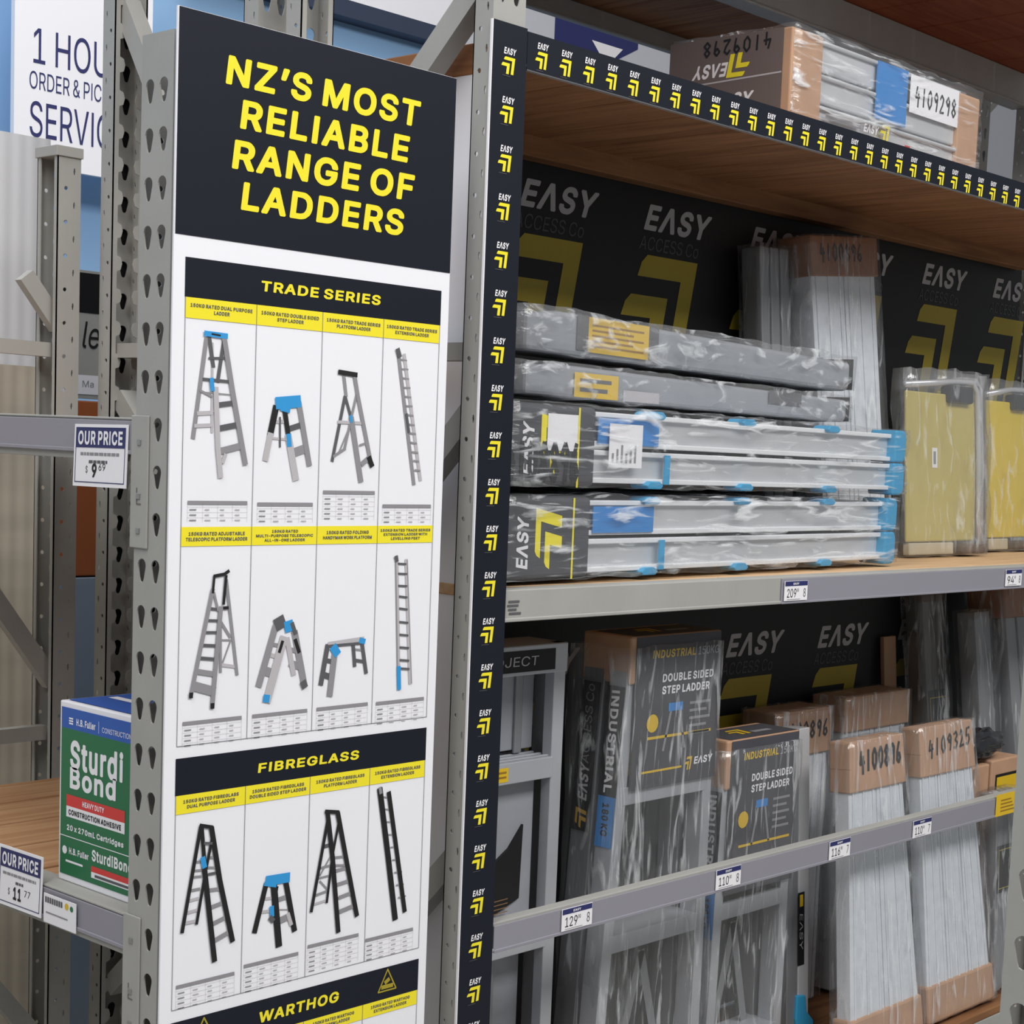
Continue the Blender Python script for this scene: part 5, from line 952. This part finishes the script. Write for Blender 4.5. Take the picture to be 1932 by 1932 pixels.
# ------------------------------------------------------------------ boxed ladder bundles standing up
def bundle(label, F, W, H, D, cap, bot, number, slope=.05, parts=2, seed=1.0, cardmat=None, numh=.036, numw=.18, tl=0.0, tr=0.0):
    """tl / tr: how far the left and right edges draw in towards the top"""
    t = thing('ladder_bundle', label, 'ladder pack', 'capped ladder bundles standing on end')
    cm = cardmat or CARD
    L = lambda v: tl * v / H
    R = lambda v: W - tr * v / H
    def slab(a, b, v0, v1, n0, n1, mm, mb):       # a, b: share of the width
        at = lambda s, v: L(v) + s * (R(v) - L(v))
        mb.prism(F, [(at(a, v0), v0), (at(b, v0), v0), (at(b, v1), v1), (at(a, v1), v1)], n0, n1, mm)
    m = MB(); slab(0, 1, H - cap, H, -D, 0, cm, m); slab(-.004, .02, H - cap * .55, H - .002, -D * .99, .0006, cm, m); o = m.build('carton_cap', t, .009)
    if number:
        m = MB(); hand(m, F, number, L(H) + W * .12, H - cap * .62, numw, numh, .0012, .0072 if numw < .17 else .0052, slope); m.build('marker_number', o)
    for k in range(parts):
        a, b = .02 + .96 * k / parts, .02 + .96 * (k + 1) / parts - .014
        m = MB(); slab(a, b, bot * .5, H - cap * .5, -D + .01, -.006, ALUW, m)
        for q in (.12, .5, .86): slab(a + (b - a) * q - .008, a + (b - a) * q + .008, bot * .5, H - cap * .5, -.006, -.003, ALUW, m)
        m.build('rail', t, .002)
    if bot:
        m = MB(); slab(0, 1, 0, bot, -D, -.001, cm, m); m.build('carton_foot', t, .006)
    w = wrap('film', t, F, -.002, .004, -D - .002, W + .002, H + .002, .0035, FILMV, .0025, .022, seed, (2.2, .5, 1))
    for v in w.data.vertices:
        d = Vector(v.co) - F.o; u, h = d.dot(F.u), d.dot(F.v)
        s_ = u / W; v.co = v.co + F.u * (L(h) + s_ * (R(h) - L(h)) - u)
    return t
def lean(x, y0, z0, y1, z1, yaw=0.0):
    c, s = math.cos(math.radians(yaw)), math.sin(math.radians(yaw))
    u = Vector((c, s, 0)); v = Vector((0, y1 - y0, z1 - z0)).normalized(); v = (v - u * v.dot(u)).normalized()
    return Fr((x, y0, z0), u, v)
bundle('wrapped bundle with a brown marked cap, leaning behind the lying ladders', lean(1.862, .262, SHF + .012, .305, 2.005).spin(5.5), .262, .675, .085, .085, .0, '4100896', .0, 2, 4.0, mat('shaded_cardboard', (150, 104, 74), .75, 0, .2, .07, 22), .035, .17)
t = thing('ladder_bundle', 'dull uncapped bundle left of the brown capped one, against the black panel', 'ladder pack', 'capped ladder bundles standing on end')
F = lean(1.70, .305, SHF + .01, .345, 1.975).spin(2)
for k in range(3):
    m = MB(); m.box(F, k * .036, 0, -.05, k * .036 + .03, .64, 0, ALUD); m.build('rail', t, .003)
wrap('film', t, F, -.003, .003, -.055, .11, .645, .003, FILMV, .003, .022, 8.0, (2, .5, 1))

# ------------------------------------------------------------------ yellow wrapped steps, right end of the middle shelf
def yellow_step(label, x, y, w, h, pm, seed, yaw=0.0, sticker=False):
    t = thing('platform_step', label, 'step', 'wrapped yellow steps')
    F = lean(x, y, SHF + .007, y + .03, SHF + h, yaw)
    m = MB(); m.box(F, .012, .03, -.012, w - .02, h - .045, -.004, pm); m.build('side_panel', t, .004)
    m = MB()
    m.tube([F.p(w - .01, .008, 0), F.p(w - .006, h * .5, 0), F.p(w - .012, h - .035, 0), F.p(w - .03, h - .012, -.004), F.p(w - .10, h - .014, -.008), F.p(.01, h - .032, -.008)], .0078, mat('bright_tube', (214, 214, 218), .3, .4))
    m.build('tube_frame', t)
    m = MB(); m.box(F, w * .55, h - .065, -.02, w * .86, h - .025, .012, BLK); m.build('hinge_block', t, .006)
    m = MB(); m.box(F, w - .10, 0, -.04, w + .01, .022, .012, mat('brown_rubber', (84, 72, 66), .7)); m.build('foot', t, .006)
    m = MB(); m.box(F, .02, .0, -.02, w - .12, .028, -.002, mat('pale_tread', (196, 186, 160), .5)); m.build('tread', t, .003)
    if sticker:
        m = MB(); m.rect(F, w * .36, h * .48, w * .43, h * .59, -.003, PAPER); m.rect(F, w * .38, h * .50, w * .41, h * .57, -.0026, INKG); m.build('paper_label', t)
    wrap('film', t, F, 0, -.001, -.03, w + .008, h + .004, .014, FILMY, .008, .03, seed)
    return t
yellow_step('film wrapped pale yellow step on the middle shelf beside the lying ladders', 2.140, .235, .34, .418, YPALE, 1.0, 0, True)
yellow_step('second film wrapped yellow step, behind the pale one', 2.40, .305, .22, .43, mat('mid_yellow_plastic', (214, 192, 52), .4), 2.0)
yellow_step('bright yellow step at the far right end of the middle shelf', 2.64, .305, .24, .42, YPLAS, 3.0)

# ------------------------------------------------------------------ standing ladders below
BZ = .3295
# step ladder at the left end
t = thing('step_ladder', 'aluminium step ladder with a black curved label, first from the logo strip', 'ladder', 'step ladders standing behind the rail')
F = front(.625, .15, BZ); H = .895
for u in (0, .262):
    m = MB(); m.box(F, u, 0, -.022, u + .028, H, 0, ALUM); m.box(F, u, 0, -.07, u + .003 if u == 0 else u + .028, H, -.022, ALUM) if u == 0 else m.box(F, u + .025, 0, -.07, u + .028, H, -.022, ALUM)
    m.build('stile', t, .002)
for v, nm in ((.08, 'tread'), (.37, 'tread'), (.665, 'tread')):
    m = MB(); m.box(F, .026, v, -.09, .264, v + .036, .003, ALUM)
    for k in range(5): m.box(F, .026, v + .036, -.085 + k * .018, .264, v + .0385, -.078 + k * .018, ALUM)
    m.build(nm, t, .0015)
m = MB(); m.box(F, .0, H - .05, -.09, .29, H, .004, ALUM); o = m.build('top_platform', t, .002)
m = MB(); m.rect(F, .03, H - .044, .258, H - .008, .0046, PBLACK); m.text(F, 'PROJECT', .07, H - .034, .215, H - .018, .0052, INKL, .1, .0); m.build('printed_label', o)
m = MB(); m.rect(F, .068, .670, .155, .694, .0036, LABY); m.rect(F, .05, .672, .066, .692, .0036, PBLACK)
for k in range(2): m.rect(F, .075, .677 + k * .008, .15, .680 + k * .008, .0042, mat('brown_ink', (150, 110, 30)))
m.build('warning_label', t)
m = MB(); m.box(F, .03, .71, -.05, .26, .845, -.044, GPOLY)
for k in range(3): m.box(F, .07 + k * .07, .705, -.044, .088 + k * .07, .845, -.038, ALUD)
m.build('rear_panel', t, .002)
m = MB(); m.box(F, .03, .41, -.03, .25, .660, -.026, GPOLY); m.build('card_panel', t, .001)
P = [(.03, .43), (.135, .43), (.218, .458), (.222, .585), (.19, .548), (.15, .524), (.10, .508), (.03, .497)]
m = MB(); m.prism(F, P, -.026, -.021, PBLACK)
m.text(F, 'E\u039bSY', .045, .476, .125, .497, -.0205, INKL, .25, .01)
for k in range(6): m.stroke(F, [(.045, .466 - k * .0075), (.10 + .09 * (k > 0), .469 - k * .0072)], .0018, -.0205, mat('tan_ink', (132, 100, 70)))
m.build('swing_label', t)
m = MB(); m.box(F, .03, .12, -.05, .25, .365, -.046, GPOLY)
m.box(F, .15, .1, -.044, .18, .36, -.036, ALUD); m.build('rear_panel', t, .001)

def boxed_stepladder(label, F, W, H, D, cw, cap, clen, seed, taper=0.0):
    """folded double sided ladder: two stiles seen from the side, printed carton on the upper front"""
    t = thing('boxed_step_ladder', label, 'ladder', 'double sided step ladders in cartons')
    # front section
    for u, sx in ((0, -taper), (W - .026, 0)):
        m = MB(); m.prism(F, [(u + sx, 0), (u + sx + .026, 0), (u + .026, H - cap * .4), (u, H - cap * .4)], -.045, -.004, ALUM); m.build('stile', t, .002)
    for u, sx in ((.0, -taper), (W - .026, 0)):
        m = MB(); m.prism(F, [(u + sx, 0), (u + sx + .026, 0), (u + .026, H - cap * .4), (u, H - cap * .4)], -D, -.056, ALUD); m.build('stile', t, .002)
    for v in (.06, .335, .60):
        if v > H - .12: continue
        m = MB(); m.prism(F, [(.02 - taper * (1 - v / H), v), (W - .02, v), (W - .02, v + .032), (.02 - taper * (1 - v / H), v + .032)], -.075, -.003, ALUM); m.build('tread', t, .001)
    m = MB(); m.stroke(F, [(.05, .03), (W * .5, .30)], .02, -.05, ALUD); m.stroke(F, [(W - .05, .03), (W * .5, .30)], .02, -.05, ALUD); m.build('brace', t)
    m = MB(); m.box(F, -.002, H - cap, -D - .006, W + .002, H, .001, CARD); o = m.build('carton_cap', t, .004)
    T_ = Fr(F.p(0, H + .0006, 0), F.u, F.n * -1)
    m = MB(); m.rect(T_, .012, .002, W - .001, D - .01, .0, CARDD); chevrons(m, T_, W * .3, D * .3, .05, .04, .0006, LABY); m.rect(T_, W * .55, D * .3, W * .8, D * .45, .0006, INKG); m.build('printed_lid', t)
    m = MB(); m.box(F, .012, H - clen, -.002, W - .001, H - cap * .5, .0022, CARDD); m.rect(F, .012, H - cap * .5, W - .001, H - .002, .0022, CARDD)
    q = .003
    m.text(F, 'INDUSTRIAL', W * .22, H - .042, W * .70, H - .027, q, LABY, .1, .02); m.text(F, '150KG', W * .73, H - .042, W * .97, H - .027, q, INKL, .1, .0)
    m.text(F, 'DOUBLE SIDED', W * .34, H - .086, W * .92, H - .071, q, PAPER, .05, .02); m.text(F, 'STEP LADDER', W * .34, H - .108, W * .88, H - .093, q, PAPER, .05, .02)
    m.poly(F, dot(W * .25, H - .158, .0165, 14), q, LABY)
    m.box(F, W * .42, H - .140, q, W * .58, H - .125, q + .0004, BLUEL); m.stroke(F, [(W * .45, H - .14), (W * .38, H - .21)], .006, q, INKG); m.stroke(F, [(W * .55, H - .14), (W * .62, H - .21)], .006, q, INKG)
    for k in range(5): m.rect(F, W * .66, H - .132 - k * .014, W * (.90 - .04 * (k % 2)), H - .127 - k * .014, q, INKG)
    m.rect(F, W * .2, H - clen + .088, W * .92, H - clen + .093, q, LABY)
    m.text(F, 'E\u039bSY', W * .74, H - clen + .03, W * .95, H - clen + .044, q, PAPER, .15, .02); chevrons(m, F, W * .64, H - clen + .022, .018, .024, q, LABY)
    m.rect(F, W * .15, H - clen + .028, W * .6, H - clen + .032, q, LABY); m.build('printed_carton', t)
    S = Fr(F.p(-.0005, 0, -.004), -F.n * -1 if False else F.n * -1, F.v)      # side face: u runs back into the shelf
    S = Fr(F.p(-.0006, 0, -D), F.n, F.v)                                       # seen from the left: u towards the front
    fr0, fr1 = D - .045, D - .004
    def sx(v): return taper * (1 - v / H) + .0006
    def band(v0, v1, u0, u1, m_, name, deco):
        b = MB(); vs = [S.p(u0, v0, sx(v0)), S.p(u1, v0, sx(v0)), S.p(u1, v1, sx(v1)), S.p(u0, v1, sx(v1))]
        b.add(vs, [(0, 1, 2, 3)], m_)
        L = (Vector(vs[3]) - Vector(vs[0])).normalized()
        T = Fr(S.p(u1, v1, sx(v1) + .0006), -L, S.u)                           # lettering reads downwards
        deco(b, T, v1 - v0, u1 - u0); b.build(name, t)
    v1 = H - cap - .004
    band(v1 - .195, v1, fr0, fr1, PBLACK, 'series_label', lambda b, T, L, w: b.text(T, 'INDUSTRIAL', .008, -w * .72, L - .006, -w * .26, 0, PAPER, -.05, .02))
    band(v1 - .285, v1 - .195, fr0 + .001, fr1 - .001, BLUEL, 'load_label', lambda b, T, L, w: b.text(T, '180 KG', .012, -w * .70, L * .78, -w * .30, 0, INK, 0, .03))
    def easy(b, T, L, w):
        T2 = Fr(T.p(L, -w, 0), -T.u, -T.v)
        b.text(T2, 'E\u039bSY', L * .20, -w * .76 , L * .44, -w * .24, 0, INKL, .2, .02); b.text(T2, 'ACCESS Co', L * .45, -w * .68, L * .98, -w * .25, 0, INKG, .1, 0); chevrons(b, T2, .006, -w * .8, L * .12, w * .6, 0, mat('ochre_print', (196, 156, 60)))
    band(v1 - .265, v1 + .002, .003, D - .060, PBLACK, 'brand_label', easy)
    wrap('film', t, F, -.004 - taper * .6, .010, -D - .002, W + .003, H - .02, .006, FILMV, .005, .025, seed, (1.6, .5, 1))
    return t
boxed_stepladder('tall carton topped double sided ladder next to the step ladder, blue load label showing', front(1.045, .115, BZ), .256, .900, .105, .26, .085, .275, 1.0, .06)
boxed_stepladder('shorter carton topped double sided ladder left of the bundle marked 4100896', front(1.347, .12, BZ), .235, .685, .10, .22, .095, .30, 6.0, .02)

bundle('brown capped silver bundle with 4100896 in black marker, standing behind the rail', lean(1.692, .020, BZ + .010, .080, .985), .288, .645, .05, .105, .075, '4100896', .04, 2, 2.0, None, .042, .165, .016, .066)
bundle('brown capped silver bundle with 4109325 in black marker, right of the 4100896 one', lean(1.992, .015, BZ + .010, .075, .990), .297, .650, .046, .108, .085, '4109325', .08, 3, 3.0, None, .036, .185, -.020, .090)
bundle('low brown capped bundle peeping out behind the 4100896 and carton ladders', lean(1.762, .295, BZ + .010, .300, .985), .215, .665, .09, .10, .0, '4100896', .0, 2, 4.5)
bundle('plain brown capped bundle at the back, behind the 4109325 bundle', lean(2.03, .295, BZ + .010, .300, 1.0), .28, .678, .09, .08, .0, None, .0, 2, 5.5)

# narrow ladder between carton ladder and bundle
t = thing('leaning_ladder', 'narrow silver ladder with a blue foot between the second carton ladder and 4100896 bundle', 'ladder')
F = lean(1.668, .165, BZ + .004, .205, 1.0)
for u in (0, .042):
    m = MB(); m.box(F, u, 0, -.05, u + .038, .66, 0, ALU if u else ALUD); m.build('stile', t, .002)
m = MB(); m.rect(F, .038, .16, .062, .315, .001, PBLACK); m.text(Fr(F.p(.038, .315, .0016), -F.v, F.u), 'E\u039bSY', .045, .006, .12, .018, 0, INKL, .2); m.rect(F, .044, .285, .056, .31, .0016, LABY); m.build('series_label', t)
m = MB(); m.prism(F, [(.034, 0), (.088, 0), (.092, .035), (.066, .06), (.062, .095), (.030, .10), (.026, .05)], -.03, .006, BLUE); m.build('foot_hook', t, .003)

# crowd of packs at the right end
def slim_pack(label, F, W, H, D, m1, seed, caplen=0.0, capm=None, dark=True):
    t = thing('slim_ladder_pack', label, 'ladder pack', 'slim packs at the right end of the lower bay')
    k = max(2, int(W / .03)); w = W / k
    for i in range(k):
        m = MB(); m.box(F, i * w, 0, -D, i * w + w - .004, H - caplen, -.004 * (i % 2), m1); m.build('rail', t, .002)
    if dark:
        m = MB(); m.rect(F, .004, H * .50, W - .006, H * .74, .001, PBLACK)
        m.frame(F, .010, H * .52, W - .012, H * .72, .002, .0016, PYEL); m.build('series_label', t)
    if caplen: m = MB(); m.box(F, -.003, H - caplen, -D - .003, W + .003, H, .003, capm or CARD); m.build('carton_cap', t, .005)
    wrap('film', t, F, -.005, 0, -D - .006, W + .005, H + .003, .006, FILMV, .006, .025, seed, (1.6, .6, 1))
    return t
slim_pack('dark slim pack with a yellow framed label, right of the 4109325 bundle', lean(2.42, .235, BZ + .012, .345, 1.20, 0), .10, .90, .05, mat('shaded_bronze_rail', (104, 100, 96), .5, .4), 1.0)
slim_pack('pale slim pack beside the dark labelled one, right end of the lower bay', lean(2.545, .16, BZ + .012, .27, 1.17), .085, .86, .05, ALUD, 2.0, 0, None, False)
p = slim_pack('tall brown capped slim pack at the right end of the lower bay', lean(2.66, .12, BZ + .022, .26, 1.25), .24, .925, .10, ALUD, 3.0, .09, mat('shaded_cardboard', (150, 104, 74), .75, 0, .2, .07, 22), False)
slim_pack('short slim pack below the amber label, right end of the lower bay', lean(2.315, .035, BZ + .012, .06, .80), .135, .46, .045, ALUD, 7.0)
t = thing('offcut_board', 'pale timber offcut leaning on the black panel in the lower bay', 'board')
m = MB(); m.box(lean(2.34, .33, BZ + .004, .40, 1.13), 0, 0, -.012, .055, .80, 0, mat('raw_timber', (170, 136, 108), .7)); m.build('board', t, .002)
t = thing('black_bag', 'crumpled black plastic bag lying on the cartons at the right end of the lower bay', 'bag')
for i, nm in enumerate(('bag',)):
    bm = bmesh.new(); bmesh.ops.create_icosphere(bm, subdivisions=4, radius=1.0)
    for v in bm.verts:
        d = 1 + .28 * noise.noise(v.co * 3.2) + .14 * noise.noise(v.co * 8)
        v.co = Vector((2.355 + v.co.x * .105 * d, .145 + v.co.y * .04 * d, .905 + v.co.z * .034 * d))
    me = bpy.data.meshes.new('bag'); bm.to_mesh(me); bm.free()
    for f in me.polygons: f.use_smooth = True
    me.materials.append(mat('black_film', (34, 34, 40), .22, 0, .8, 0, 1, .6, 60)); o = bpy.data.objects.new(nm, me); COL.objects.link(o); o.parent = t
t = thing('small_carton', 'brown carton under the crumpled black bag, behind the safety rail', 'box')
F = front(2.24, .115, BZ)
m = MB(); m.box(F, 0, 0, -.08, .135, .53, 0, CARD); m.build('carton', t, .004)
m = MB(); m.rect(F, .055, .40, .062, .525, .001, mat('brown_tape', (150, 104, 66), .4)); m.build('tape', t)
t = thing('small_carton', 'brown carton with an amber label, right of the one under the bag', 'box')
F = front(2.385, .115, BZ)
m = MB(); m.box(F, 0, 0, -.07, .14, .535, 0, CARD); m.build('carton', t, .004)
m = MB(); m.rect(F, .02, .435, .13, .50, .001, PBLACK); m.rect(F, .026, .442, .124, .493, .0014, LABY); m.build('printed_label', t)
